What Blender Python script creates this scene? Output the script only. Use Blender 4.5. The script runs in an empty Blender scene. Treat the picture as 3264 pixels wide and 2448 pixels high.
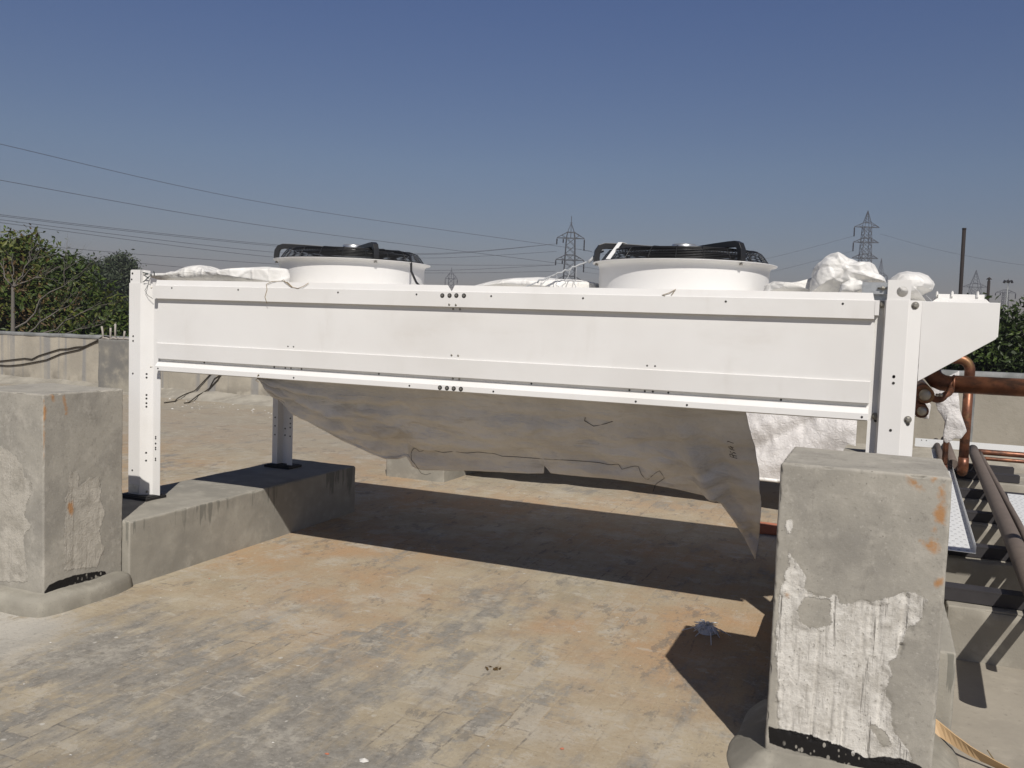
import bpy, bmesh, math, random
import numpy as np
from mathutils import Vector, Matrix, noise as mn
R = math.radians
random.seed(7); rng = np.random.default_rng(7)
sc = bpy.context.scene
col = sc.collection

# ------------------------------------------------------------------ object helpers
def tag(o, label=None, cat=None, group=None, kind=None):
    if label: o['label'] = label
    if cat: o['category'] = cat
    if group: o['group'] = group
    if kind: o['kind'] = kind
    return o

def thing(name, label, cat, loc=(0, 0, 0), group=None):
    o = bpy.data.objects.new(name, None); col.objects.link(o)
    o.location = loc; o.empty_display_size = .1
    return tag(o, label, cat, group)

def root_loc(p):
    while p.parent: p = p.parent
    return Vector(p.location)

class MB:
    """collects shapes (world coordinates), then links them as one mesh object"""
    def __init__(s): s.v = []; s.f = []; s.m = []; s.sm = []
    def add(s, vs, fs, m=0, smooth=False):
        n = len(s.v); s.v += [tuple(map(float, v)) for v in vs]
        for f in fs:
            s.f.append(tuple(i + n for i in f)); s.m.append(m); s.sm.append(smooth)
        return s
    def box(s, lo, hi, m=0):
        x0, y0, z0 = lo; x1, y1, z1 = hi
        return s.add([(x0,y0,z0),(x1,y0,z0),(x1,y1,z0),(x0,y1,z0),(x0,y0,z1),(x1,y0,z1),(x1,y1,z1),(x0,y1,z1)],
              [(0,3,2,1),(4,5,6,7),(0,1,5,4),(1,2,6,5),(2,3,7,6),(3,0,4,7)], m)
    def bar(s, a, b, w, h=None, m=0, up=(0, 0, 1)):
        a = Vector(a); b = Vector(b); h = h or w; d = (b - a).normalized(); u = Vector(up)
        if abs(d.dot(u)) > .95: u = Vector((1, 0, 0))
        x = d.cross(u).normalized(); y = x.cross(d).normalized()
        vs = []
        for p in (a, b):
            for sx, sy in ((-1,-1),(1,-1),(1,1),(-1,1)): vs.append(p + x * sx * w / 2 + y * sy * h / 2)
        return s.add(vs, [(0,1,2,3),(7,6,5,4),(0,4,5,1),(1,5,6,2),(2,6,7,3),(3,7,4,0)], m)
    def tube(s, pts, r, n=8, m=0, caps=True, smooth=True):
        P = [Vector(p) for p in pts]; k = len(P)
        rs = r if hasattr(r, '__len__') else [r] * k
        vs = []; prev = None
        for i in range(k):
            d = (P[min(i+1, k-1)] - P[max(i-1, 0)])
            if d.length < 1e-9: d = Vector((0, 0, 1))
            d.normalize()
            if prev is None:
                x = d.cross(Vector((0, 0, 1)) if abs(d.z) < .9 else Vector((1, 0, 0))).normalized()
            else:
                x = prev - d * prev.dot(d)
                x = x.normalized() if x.length > 1e-6 else d.orthogonal().normalized()
            prev = x; y = d.cross(x)
            for j in range(n):
                a = 2 * math.pi * j / n
                vs.append(P[i] + (x * math.cos(a) + y * math.sin(a)) * rs[i])
        fs = [(i*n+j, i*n+(j+1) % n, (i+1)*n+(j+1) % n, (i+1)*n+j) for i in range(k-1) for j in range(n)]
        s.add(vs, fs, m, smooth)
        if caps:
            s.add(vs[:n], [tuple(range(n))[::-1]], m); s.add(vs[-n:], [tuple(range(n))], m)
        return s
    def lathe(s, c, prof, n=64, m=0, smooth=True, axis='z', a0=0, a1=2*math.pi):
        vs = []; full = abs(a1 - a0 - 2*math.pi) < 1e-6; cn = n if full else n + 1
        for r, z in prof:
            for j in range(cn):
                a = a0 + (a1 - a0) * j / n
                if axis == 'z': vs.append((c[0] + r*math.cos(a), c[1] + r*math.sin(a), c[2] + z))
                else: vs.append((c[0] + r*math.cos(a), c[1] + z, c[2] + r*math.sin(a)))
        fs = []
        for i in range(len(prof) - 1):
            for j in range(n):
                j2 = (j + 1) % cn
                fs.append((i*cn+j, i*cn+j2, (i+1)*cn+j2, (i+1)*cn+j))
        return s.add(vs, fs, m, smooth)
    def prism(s, poly, ax, t0, t1, m=0, smooth=False):
        """poly: 2-D outline, extruded along axis ax (0,1,2) between t0 and t1"""
        def p3(p, t):
            q = list(p); q.insert(ax, t); return q
        n = len(poly)
        vs = [p3(p, t0) for p in poly] + [p3(p, t1) for p in poly]
        s.add(vs, [(i, (i+1) % n, n + (i+1) % n, n + i) for i in range(n)], m, smooth)
        s.add(vs, [tuple(range(n))[::-1], tuple(range(n, 2*n))], m)
        return s
    def disc(s, c, r, nrm=(0, -1, 0), t=.002, n=12, m=0, dome=0):
        c = Vector(c); d = Vector(nrm).normalized()
        s.tube([c - d * .001, c + d * t] if not dome else [c - d*.001, c + d*t*.6, c + d*t], r if not dome else [r, r, r*.6], n, m, True, False)
        return s
    def build(s, name, mats, parent=None, bevel=0, fixn=True, base=None):
        me = bpy.data.meshes.new(name)
        off = root_loc(parent) if parent else Vector((0, 0, 0) if base is None else tuple(base))
        v = np.array(s.v, dtype=np.float64) - np.array(off)
        me.from_pydata(v.tolist(), [], s.f)
        for mt in (mats if isinstance(mats, (list, tuple)) else [mats]): me.materials.append(mt)
        me.polygons.foreach_set('material_index', s.m); me.polygons.foreach_set('use_smooth', s.sm)
        me.update()
        if fixn:
            bm = bmesh.new(); bm.from_mesh(me); bmesh.ops.remove_doubles(bm, verts=bm.verts, dist=1e-6)
            bmesh.ops.recalc_face_normals(bm, faces=bm.faces); bm.to_mesh(me); bm.free()
        o = bpy.data.objects.new(name, me); col.objects.link(o)
        if parent: o.parent = parent
        else: o.location = off
        if bevel:
            b = o.modifiers.new('edge', 'BEVEL'); b.width = bevel; b.segments = 2; b.limit_method = 'ANGLE'; b.angle_limit = R(40)
        return o

def kids(o): return [c for c in bpy.data.objects if c.parent == o]
def copy_tree(o, parent=None):
    c = o.copy(); col.objects.link(c)
    if parent: c.parent = parent
    for ch in kids(o): copy_tree(ch, c)
    return c

def arc(c, r, a0, a1, ax1, ax2, n=8):
    c = Vector(c); u = Vector(ax1); w = Vector(ax2)
    return [c + u * r * math.cos(a0 + (a1-a0)*i/n) + w * r * math.sin(a0 + (a1-a0)*i/n) for i in range(n + 1)]

def fbm(p, o=4): return mn.fractal(Vector(p), 1.0, 2.0, o)

# ------------------------------------------------------------------ material helpers
class M:
    def __init__(s, name):
        s.m = bpy.data.materials.new(name); s.m.use_nodes = True
        s.nt = s.m.node_tree; s.n = s.nt.nodes; s.l = s.nt.links
        s.b = s.n['Principled BSDF']; s.tc = s.n.new('ShaderNodeTexCoord')
        s.co = s.tc.outputs['Object']
    def put(s, sock, v):
        if isinstance(v, bpy.types.NodeSocket): s.l.new(v, sock)
        elif isinstance(v, (tuple, list)) and len(v) == 3 and sock.type == 'RGBA': sock.default_value = (*v, 1)
        else: sock.default_value = v
    def map(s, scale=(1, 1, 1), rot=(0, 0, 0), loc=(0, 0, 0), co=None):
        k = s.n.new('ShaderNodeMapping'); s.l.new(co or s.co, k.inputs[0])
        k.inputs['Scale'].default_value = scale; k.inputs['Rotation'].default_value = rot; k.inputs['Location'].default_value = loc
        return k.outputs[0]
    def noise(s, scale=5, detail=4, rough=.55, co=None, dist=0, color=False):
        k = s.n.new('ShaderNodeTexNoise'); s.l.new(co or s.co, k.inputs['Vector'])
        k.inputs['Scale'].default_value = scale; k.inputs['Detail'].default_value = detail
        k.inputs['Roughness'].default_value = rough; k.inputs['Distortion'].default_value = dist
        return k.outputs['Color' if color else 'Fac']
    def voro(s, scale=5, co=None, feature='F1', out='Distance', rnd=1):
        k = s.n.new('ShaderNodeTexVoronoi'); k.feature = feature; s.l.new(co or s.co, k.inputs['Vector'])
        k.inputs['Scale'].default_value = scale; k.inputs['Randomness'].default_value = rnd
        return k.outputs[out]
    def step(s, v, a, b, lo=0., hi=1.):
        k = s.n.new('ShaderNodeMapRange'); k.clamp = True; k.interpolation_type = 'SMOOTHSTEP'
        s.put(k.inputs['Value'], v)
        for nm, q in (('From Min', a), ('From Max', b), ('To Min', lo), ('To Max', hi)): s.put(k.inputs[nm], q)
        return k.outputs[0]
    def math(s, op, a, b=0.):
        k = s.n.new('ShaderNodeMath'); k.operation = op; s.put(k.inputs[0], a); s.put(k.inputs[1], b); return k.outputs[0]
    def mix(s, f, a, b, mode='MIX'):
        k = s.n.new('ShaderNodeMix'); k.data_type = 'RGBA'; k.blend_type = mode
        s.put(k.inputs[0], f); s.put(k.inputs[6], a); s.put(k.inputs[7], b); return k.outputs[2]
    def attr(s, name):
        k = s.n.new('ShaderNodeAttribute'); k.attribute_name = name; return k.outputs['Fac']
    def sep(s, co=None):
        k = s.n.new('ShaderNodeSeparateXYZ'); s.l.new(co or s.co, k.inputs[0]); return k.outputs
    def bump(s, h, strength=.3, dist=.01, prev=None):
        k = s.n.new('ShaderNodeBump'); s.put(k.inputs['Height'], h)
        k.inputs['Strength'].default_value = strength; k.inputs['Distance'].default_value = dist
        if prev: s.l.new(prev, k.inputs['Normal'])
        return k.outputs[0]
    def done(s, color, rough=.8, metal=0., normal=None, spec=None):
        s.put(s.b.inputs['Base Color'], color); s.put(s.b.inputs['Roughness'], rough); s.put(s.b.inputs['Metallic'], metal)
        if normal is not None: s.l.new(normal, s.b.inputs['Normal'])
        if spec is not None: s.b.inputs['Specular IOR Level'].default_value = spec
        return s.m

def simple(name, c, rough=.6, metal=0., var=.12, scale=9, spec=None):
    m = M(name); n = m.noise(scale, 5)
    c1 = tuple(max(0, x * (1 - var)) for x in c); c2 = tuple(min(1, x * (1 + var)) for x in c)
    return m.done(m.mix(n, c1, c2), rough, metal, spec=spec)

def mat_white_paint():
    m = M('white_paint')
    n = m.noise(1.7, 6); st = m.noise(6, 6, .7, m.map((1, 1, .25)))
    c = m.mix(m.step(n, .35, .75), (.80, .79, .765), (.74, .725, .695))
    c = m.mix(m.step(st, .56, .8, 0, .30), c, (.60, .57, .52)); c = m.mix(m.step(m.noise(3.5, 7, .7, m.map((.4, 1, 1))), .55, .75, 0, .16), c, (.55, .50, .43))
    sp = m.voro(38); c = m.mix(m.step(sp, .03, .05, .45, 0), c, (.42, .39, .34))
    return m.done(c, m.step(n, .3, .7, .32, .5), 0, m.bump(m.noise(2.6, 3), .22, .012), .35)
def mat_galv():
    m = M('galvanised_steel'); n = m.voro(60, out='Color')
    k = m.n.new('ShaderNodeRGBToBW'); m.l.new(n, k.inputs[0])
    return m.done(m.mix(k.outputs[0], (.40, .42, .43), (.55, .57, .58)), .45, .6)
def mat_concrete(name='plain_concrete', base=(.37, .345, .29), dark=(.275, .255, .215), drips=False, fine=1.):
    m = M(name)
    a = m.noise(2.2*fine, 7, .62); b = m.noise(9*fine, 6, .65); f = m.noise(70*fine, 3)
    c = m.mix(m.step(a, .38, .66), dark, base)
    c = m.mix(m.step(b, .5, .72, 0, .5), c, tuple(x*1.22 for x in base))
    c = m.mix(m.step(f, .62, .75, 0, .4), c, tuple(x*.6 for x in dark))
    if drips:
        z = m.sep()[2]
        d = m.noise(17, 4, .65, m.map((1, 1, .05))); d2 = m.noise(3.1, 2, .5, m.map((1, 1, .01), loc=(3, 1, 0)))
        th = m.step(z, .05, .37, .72, .50)
        dr = m.math('MULTIPLY', m.math('MULTIPLY', m.step(m.math('SUBTRACT', d, th), 0., .03), m.step(d2, .46, .55)), m.step(z, .3795, .374))
        c = m.mix(m.math('MULTIPLY', dr, .6), c, (.125, .125, .108))
    h = m.math('ADD', m.math('MULTIPLY', b, .6), m.math('MULTIPLY', f, .25))
    return m.done(c, .92, 0, m.bump(h, .35, .012), .2)
def mat_pillar(name='weathered_pillar_concrete', w0=(.47, .445, .395), w1=(.67, .645, .59), streak=1.):
    m = M(name)
    n = m.noise(26, 6, .7); n2 = m.noise(75, 5, .72); big = m.noise(3, 6, .6); mid = m.noise(11, 6, .65)
    jig = m.math('MULTIPLY', m.math('SUBTRACT', n, .5), .05)
    grey = m.mix(m.step(big, .35, .65), (.29, .273, .238), (.375, .352, .302))
    grey = m.mix(m.step(mid, .50, .70, 0, .7), grey, (.45, .422, .365))
    grey = m.mix(m.step(n2, .57, .70, 0, .6), grey, (.18, .168, .145)); grey = m.mix(m.step(n2, .43, .32, 0, .5), grey, (.50, .475, .42))
    grey = m.mix(m.step(m.noise(17, 7, .72, m.map((1, 1, .7))), .55, .68, 0, .55), grey, (.23, .215, .188))
    grey = m.mix(m.step(m.noise(1.6, 5, .6, m.map((1, 1, .7), loc=(4, 2, 6))), .54, .68, 0, .5), grey, (.235, .222, .196))
    grey = m.mix(m.math('MULTIPLY', m.step(m.voro(30), .05, .10, 1, 0), m.step(mid, .48, .55, 0, .6)), grey, (.10, .092, .08))
    peel = m.step(m.math('ADD', m.attr('peel'), jig), -.003, .003)
    strk = m.noise(34, 4, .62, m.map((1, 1, .045))); strk2 = m.noise(80, 3, .6, m.map((1, 1, .08)))
    white = m.mix(m.step(mid, .32, .6), w0, w1)
    white = m.mix(m.step(m.noise(5, 5, .6), .55, .68, 0, .65), white, tuple(x*.72 for x in w0))
    white = m.mix(m.math('MULTIPLY', m.step(strk, .575, .66, 0, .85), m.math('MULTIPLY', m.step(mid, .38, .5), streak)), white, (.20, .185, .16))
    white = m.mix(m.math('MULTIPLY', m.step(strk2, .56, .68, 0, .45), streak), white, (.28, .26, .23))
    white = m.mix(m.step(n2, .575, .68, 0, .75), white, (.24, .222, .19))
    white = m.mix(m.step(m.voro(48, m.map((1, 1, .6))), .07, .12, .55, 0), white, (.09, .085, .075))
    c = m.mix(peel, grey, white)
    st = m.step(m.math('ADD', m.attr('stain'), m.math('MULTIPLY', jig, .9)), -.010, .012)
    c = m.mix(m.math('MULTIPLY', st, m.step(n, .3, .55, .45, .95)), c, (.40, .215, .095))
    tar = m.step(m.math('ADD', m.attr('tar'), m.math('MULTIPLY', jig, .45)), -.002, .002)
    fl = m.step(m.voro(46, m.map((1, 1, .6), co=None)), .22, .30, .1, 1)
    flm = m.math('MAXIMUM', fl, m.step(big, .50, .57))
    c = m.mix(m.math('MULTIPLY', tar, flm), c, (.013, .012, .012))
    foot = m.step(m.sep()[2], .14, .05)
    c = m.mix(m.math('MULTIPLY', foot, m.math('MULTIPLY', m.math('SUBTRACT', 1., tar), .5)), c, (.20, .185, .15))
    h = m.math('ADD', m.math('MULTIPLY', n, m.math('ADD', .3, m.math('MULTIPLY', peel, .5))), m.math('MULTIPLY', n2, m.math('ADD', .12, m.math('MULTIPLY', peel, .4))))
    h = m.math('SUBTRACT', h, m.math('MULTIPLY', m.step(strk, .57, .68), m.math('MULTIPLY', peel, .7 * streak)))
    return m.done(c, m.step(tar, 0, 1, .93, .55), 0, m.bump(h, .6, .011), .2)
def mat_floor():
    m = M('cement_washed_roof_tiles')
    wob = m.noise(1.7, 5, color=True)
    k = m.n.new('ShaderNodeMix'); k.data_type = 'VECTOR'; k.inputs[0].default_value = .07
    m.l.new(m.co, k.inputs[4]); m.l.new(wob, k.inputs[5]); wco = k.outputs[1]
    br = m.n.new('ShaderNodeTexBrick'); m.l.new(m.map((1, 1, 1), (0, 0, R(90)), co=wco), br.inputs['Vector'])
    br.inputs['Scale'].default_value = 1; br.inputs['Brick Width'].default_value = .235; br.inputs['Row Height'].default_value = .118
    br.inputs['Mortar Size'].default_value = .006; br.inputs['Mortar Smooth'].default_value = .6; br.inputs['Bias'].default_value = 0
    br.inputs['Color1'].default_value = (0, 0, 0, 1); br.inputs['Color2'].default_value = (1, 1, 1, 1); br.inputs['Mortar'].default_value = (.5, .5, .5, 1)
    bw = m.n.new('ShaderNodeRGBToBW'); m.l.new(br.outputs['Color'], bw.inputs[0]); bv = bw.outputs[0]; joint = br.outputs['Fac']
    y = m.sep()[1]
    big = m.noise(.55, 5, .6, m.map(loc=(3.1, 1.7, 0))); big2 = m.noise(.8, 7, .68, m.map(loc=(9, 4, 0))); mid = m.noise(3.2, 8, .66, wco)
    fin = m.noise(22, 8, .74); fin2 = m.noise(60, 6, .7); scuff = m.noise(8.5, 8, .72, m.map((1, .28, 1), (0, 0, R(22)))); scuff2 = m.noise(13, 7, .7, m.map((.3, 1, 1), (0, 0, R(-12)), (5, 3, 0)))
    tan = m.mix(m.step(mid, .33, .68), (.335, .282, .196), (.440, .382, .280))
    tan = m.mix(m.step(scuff2, .5, .66, 0, .6), tan, (.45, .405, .325))
    orng = m.mix(m.step(mid, .38, .62), (.43, .285, .165), (.385, .287, .182))
    omask = m.math('MULTIPLY', m.step(m.math('ADD', big, m.math('MULTIPLY', m.math('SUBTRACT', scuff, .5), .3)), .36, .62), m.math('MULTIPLY', m.step(y, 2.8, 4.6, .15, 1), m.step(y, 12, 6.5, .45, 1.)))
    c = m.mix(omask, tan, orng)
    gm = m.math('ADD', m.math('MULTIPLY', scuff, .46), m.math('MULTIPLY', big2, .54))
    tmask = m.step(m.noise(1.2, 6, .7, m.map(loc=(6, 1, 0))), .47, .60)
    tile = m.math('ADD', bv, m.math('MULTIPLY', m.math('SUBTRACT', m.math('ADD', fin, mid), 1.), 2.1))
    gm = m.math('ADD', gm, m.math('MULTIPLY', tmask, m.step(tile, .45, 1.0, 0, .085)))
    gm = m.math('ADD', gm, m.step(y, 5.4, 1.8, -.045, .035))
    gm = m.math('ADD', gm, m.math('MULTIPLY', m.math('SUBTRACT', fin, .5), .10))
    gcol = m.mix(m.step(fin, .33, .66), (.175, .166, .148), (.292, .276, .242))
    c = m.mix(m.step(gm, .465, .60, 0, .92), c, gcol)
    ly = m.math('MULTIPLY', m.step(m.noise(1.9, 7, .66, m.map(loc=(5, 8, 0))), .52, .66), m.step(fin, .30, .58))
    c = m.mix(m.math('MULTIPLY', ly, .6), c, (.48, .44, .365))
    c = m.mix(m.math('MULTIPLY', m.math('MULTIPLY', tmask, m.step(tile, .40, .0)), m.step(gm, .60, .5, .1, .55)), c, (.43, .395, .33))
    jm = m.math('MULTIPLY', joint, m.step(m.noise(1.1, 4, .6, m.map(loc=(1, 6, 0))), .56, .66, .0, .75))
    c = m.mix(m.math('MULTIPLY', jm, m.step(fin, .35, .55)), c, (.42, .38, .31))
    jd = m.math('MULTIPLY', m.math('MULTIPLY', joint, m.step(fin, .42, .58)), m.step(m.noise(1.3, 4, .6, m.map(loc=(7, 2, 0))), .54, .64, .0, .7)); c = m.mix(jd, c, (.12, .11, .10))
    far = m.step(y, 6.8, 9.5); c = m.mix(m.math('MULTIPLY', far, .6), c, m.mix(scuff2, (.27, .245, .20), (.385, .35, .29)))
    sp = m.math('MULTIPLY', m.step(m.math('ADD', m.voro(9, wco), m.math('MULTIPLY', m.math('SUBTRACT', fin, .5), .25)), .07, .10, 1, 0), m.step(m.noise(1.3, 3, .6, m.map(loc=(2, 2, 0))), .53, .60))
    c = m.mix(m.math('MULTIPLY', sp, .8), c, (.56, .535, .475))
    ws = m.math('MULTIPLY', m.step(scuff2, .60, .68), m.step(m.noise(1.0, 3, .6, m.map(loc=(12, 4, 0))), .52, .60)); c = m.mix(m.math('MULTIPLY', ws, .7), c, (.50, .475, .42))
    fk = m.noise(6.5, 10, .76, wco); fk2 = m.noise(7.5, 10, .76, m.map((1, .5, 1), (0, 0, R(25)), (8, 3, 1)))
    c = m.mix(m.step(fk, .575, .600, 0, .5), c, (.47, .43, .355)); c = m.mix(m.step(fk2, .575, .605, 0, .5), c, (.16, .15, .135))
    x = m.sep()[0]; pm = m.math('MULTIPLY', m.step(x, -3.3, -4.0), m.math('MULTIPLY', m.step(y, 2.2, 2.6), m.step(y, 3.35, 3.1)))
    c = m.mix(m.math('MULTIPLY', pm, m.step(m.math('ADD', scuff, m.math('MULTIPLY', fin, .4)), .58, .70, .1, .85)), c, (.53, .50, .435))
    c = m.mix(m.step(fin, .60, .74, 0, .55), c, (.105, .095, .08))
    c = m.mix(m.step(fin2, .56, .70, 0, .55), c, (.50, .46, .385)); c = m.mix(m.step(fin2, .44, .30, 0, .55), c, (.11, .10, .087))
    h = m.math('ADD', m.math('MULTIPLY', fin, .6), m.math('SUBTRACT', m.math('MULTIPLY', mid, .8), m.math('MULTIPLY', joint, .10)))
    h = m.math('ADD', h, m.math('MULTIPLY', scuff, .5))
    return m.done(c, .92, 0, m.bump(h, .4, .016), .2)
def mat_wall(name, a, b, stripes=True):
    m = M(name); n = m.noise(1.5, 7, .62); f = m.noise(14, 6, .7)
    c = m.mix(m.step(n, .35, .65), a, b)
    if stripes:
        s1 = m.noise(4.0, 2, .5, m.map((1, .0, .03), loc=(4.3, 0, 0))); s2 = m.noise(3.1, 4, .65, m.map((1, 0, .25)))
        sm = m.math('MULTIPLY', m.step(s1, .50, .58), m.step(s2, .35, .55, .45, 1))
        c = m.mix(m.math('MULTIPLY', sm, .85), c, (.27, .265, .255))
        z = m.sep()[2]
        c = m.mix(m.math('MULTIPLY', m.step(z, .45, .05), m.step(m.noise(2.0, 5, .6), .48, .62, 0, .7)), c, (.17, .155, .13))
    c = m.mix(m.step(f, .64, .74, 0, .6), c, (.15, .135, .11))
    c = m.mix(m.step(m.voro(17, m.map((1, 1, .6))), .045, .07, .7, 0), c, (.10, .09, .08))
    return m.done(c, .93, 0, m.bump(m.math('ADD', f, n), .3, .02), .2)
def mat_sheet(name, a, b, weave=260, rough=.55, bstr=.35):
    m = M(name); n = m.noise(5, 6, .6); cr = m.noise(22, 6, .65, dist=.8)
    c = m.mix(m.step(n, .35, .7), a, b)
    h = m.math('ADD', m.math('MULTIPLY', cr, .7), m.math('MULTIPLY', m.step(m.voro(10, m.map((1, 1, .8)), feature='DISTANCE_TO_EDGE'), 0, .16), -.9))
    w = m.noise(weave, 1)
    mt = m.done(c, rough, 0, m.bump(w, .12, .002, m.bump(h, bstr, .012)), .35)
    return mt
def mat_cloth():
    m = M('dirty_grey_woven_cloth')
    n = m.noise(2.2, 6, .6); d = m.noise(6, 6, .65, m.map((.35, 1, 1.6)), dist=.6); f = m.noise(60, 4, .7)
    c = m.mix(m.step(n, .35, .68), (.56, .545, .525), (.68, .67, .655))
    c = m.mix(m.step(d, .52, .72, 0, .6), c, (.36, .33, .29))
    c = m.mix(m.step(f, .55, .8, 0, .35), c, (.33, .315, .29))
    h = m.math('ADD', d, m.math('MULTIPLY', m.noise(14, 5, .6, m.map((.5, 1, 1))), .5))
    return m.done(c, 1., 0, m.bump(m.noise(330, 1), .15, .002, m.bump(h, .85, .03)), .0)
def mat_quilt():
    m = M('white_crinkled_woven_plastic')
    n = m.noise(6, 5); cell = m.voro(26, m.map((1, 1, 1.2)), out='Color'); bw = m.n.new('ShaderNodeRGBToBW'); m.l.new(cell, bw.inputs[0])
    c = m.mix(n, (.60, .57, .55), (.78, .76, .735))
    h = m.math('ADD', m.math('MULTIPLY', m.noise(30, 5, .7, dist=1), .8), m.math('MULTIPLY', bw.outputs[0], .5))
    return m.done(c, .35, 0, m.bump(h, .7, .02), .5)
def mat_copper(name='tarnished_copper', warm=.5):
    m = M(name); n = m.noise(7, 5, .6); n2 = m.noise(11, 5, .65, m.map((.55, 1, 1)))
    c = m.mix(m.step(n, .35, .65), (.125, .050, .029), (.26, .108, .056))
    c = m.mix(m.step(n2, .47, .66, 0, .8), c, (.042, .030, .024))
    c = m.mix(m.step(m.noise(4, 4, .6, m.map(loc=(2, 5, 1))), .57, .66, 0, .6), c, (.26, .165, .065))
    return m.done(c, m.step(n2, .3, .7, .34, .58), .5, m.bump(n2, .1, .004))
def mat_leaf(name, a, b):
    m = M(name); oi = m.n.new('ShaderNodeNewGeometry')
    n = m.noise(1.2, 3); r = oi.outputs['Random Per Island']
    c = m.mix(m.math('ADD', m.math('MULTIPLY', r, .7), m.math('MULTIPLY', n, .3)), a, b)
    mt = m.done(c, .5, 0, None, .4)
    m.b.inputs['Transmission Weight'].default_value = 0
    tr = m.n.new('ShaderNodeBsdfTranslucent'); m.l.new(c, tr.inputs['Color'])
    ms = m.n.new('ShaderNodeMixShader'); ms.inputs[0].default_value = .25
    out = m.n['Material Output']; m.l.new(m.b.outputs[0], ms.inputs[1]); m.l.new(tr.outputs[0], ms.inputs[2]); m.l.new(ms.outputs[0], out.inputs[0])
    return mt

W = mat_white_paint(); GALV = mat_galv()
CONC = mat_concrete(); PLINTH = mat_concrete('drip_stained_plinth_concrete', (.335, .315, .268), (.262, .247, .212), True)
SKIRT = mat_concrete('mortar_skirt_cement', (.315, .295, .245), (.225, .21, .175)); PILLAR = mat_pillar(); PILLAR2 = mat_pillar('beige_patched_pillar_concrete', (.36, .335, .285), (.47, .44, .38), .25); FLOOR = mat_floor()
WALL = mat_wall('beige_plaster_wall', (.35, .32, .265), (.44, .402, .328)); WALL2 = mat_wall('speckled_plaster_wall', (.30, .275, .225), (.36, .33, .275), False)
COPE = mat_concrete('grey_coping_cement', (.27, .275, .27), (.17, .175, .17))
DARKPL = mat_concrete('damp_grey_plaster', (.33, .305, .25), (.19, .185, .172), fine=.55)
TARP = mat_sheet('white_tarpaulin', (.70, .685, .645), (.80, .79, .76), bstr=.42); CLOTH = mat_cloth(); QUILT = mat_quilt()
COPPER = mat_copper(); BLACK = simple('black_plastic', (.016, .016, .017), .38, 0, .2); RUBBER = simple('black_rubber', (.013, .012, .012), .7)
HOLE = simple('dark_hole', (.03, .028, .026), .8); ALU = simple('cast_aluminium', (.55, .56, .56), .38, .8, .1, 30)
BOLT = simple('dull_zinc_bolt', (.30, .285, .25), .5, .7, .25, 60); FIN = simple('coil_fins', (.10, .10, .10), .6, .4)
BROWN = simple('dusty_brown_pipe', (.145, .115, .095), .8, 0, .25, 12); STEEL = simple('black_primed_steel', (.035, .032, .034), .65, 0, .3, 14)
TRAY = simple('white_powder_coat', (.78, .79, .78), .45, 0, .03); RUST = simple('rusty_stack_steel', (.020, .014, .012), .85, 0, .35, 3)
LATT = simple('weathered_lattice_steel', (.065, .068, .072), .7, 0, .1); INSUL = simple('dark_insulator', (.015, .014, .014), .4)
WIREM = simple('dark_conductor', (.06, .062, .07), .7, 0, .05); CABLE = simple('brown_black_cable', (.035, .028, .02), .7)
BARK = simple('grey_bare_bark', (.15, .135, .115), .9, 0, .3, 4); BARK2 = simple('dark_bark', (.09, .07, .05), .9, 0, .3, 4)
LEAF = [mat_leaf('mid_green_leaf', (.030, .056, .010), (.095, .140, .024)), mat_leaf('olive_leaf', (.050, .072, .012), (.16, .17, .030)),
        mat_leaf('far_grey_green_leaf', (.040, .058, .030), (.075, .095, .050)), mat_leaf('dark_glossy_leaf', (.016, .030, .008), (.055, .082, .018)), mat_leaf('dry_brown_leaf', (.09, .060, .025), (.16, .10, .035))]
PLY = simple('bent_plywood', (.52, .36, .20), .6, 0, .14, 6); BRICK = simple('red_clay_brick', (.45, .16, .09), .85, 0, .3, 10)
STRAP = simple('white_nylon_strap', (.80, .80, .78), .5, 0, .04); STRING = simple('pale_plastic_string', (.36, .37, .38), .5, 0, .2, 40)
THREAD = simple('dark_thread', (.022, .018, .016), .8); TWINE = simple('brown_twine', (.30, .22, .11), .8); REBAR = simple('cement_splashed_rebar', (.36, .33, .29), .85, 0, .2, 20)
SOLDER = simple('solder_cap_metal', (.42, .38, .32), .45, .7, .25, 40); CONCW = simple('pale_sealant', (.62, .60, .55), .8)

# ------------------------------------------------------------------ camera, sun, sky
cam_d = bpy.data.cameras.new('camera'); cam = bpy.data.objects.new('camera', cam_d); col.objects.link(cam)
r_ = Vector((0.92083212, 0.38835856, 0.03529631)); d_ = Vector((0.05958163, -0.05066578, -0.99693681)); f_ = Vector((-0.38538063, 0.92011445, -0.06979371))
mw = Matrix((( r_.x, -d_.x, -f_.x, 0), (r_.y, -d_.y, -f_.y, 0), (r_.z, -d_.z, -f_.z, 1.6), (0, 0, 0, 1)))
cam.matrix_world = mw
cam_d.sensor_width = 36; cam_d.lens = 2793.07 / 3264 * 36; cam_d.clip_end = 9000; cam_d.clip_start = .05
sc.camera = cam
SUN = Vector((.515, -.82, 1.0)).normalized()
sl = bpy.data.lights.new('sun', 'SUN'); so = bpy.data.objects.new('sun', sl); col.objects.link(so)
sl.energy = 4.3; sl.angle = R(.53); sl.color = (1, .95, .885)
so.rotation_euler = SUN.to_track_quat('Z', 'Y').to_euler()
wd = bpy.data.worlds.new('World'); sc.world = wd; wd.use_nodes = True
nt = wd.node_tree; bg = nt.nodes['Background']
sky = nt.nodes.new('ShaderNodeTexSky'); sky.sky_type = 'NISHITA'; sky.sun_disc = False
sky.sun_elevation = math.asin(SUN.z); sky.sun_rotation = math.atan2(SUN.x, SUN.y)
sky.air_density = 1.0; sky.dust_density = .5; sky.ozone_density = 1.6; sky.altitude = 200
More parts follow.
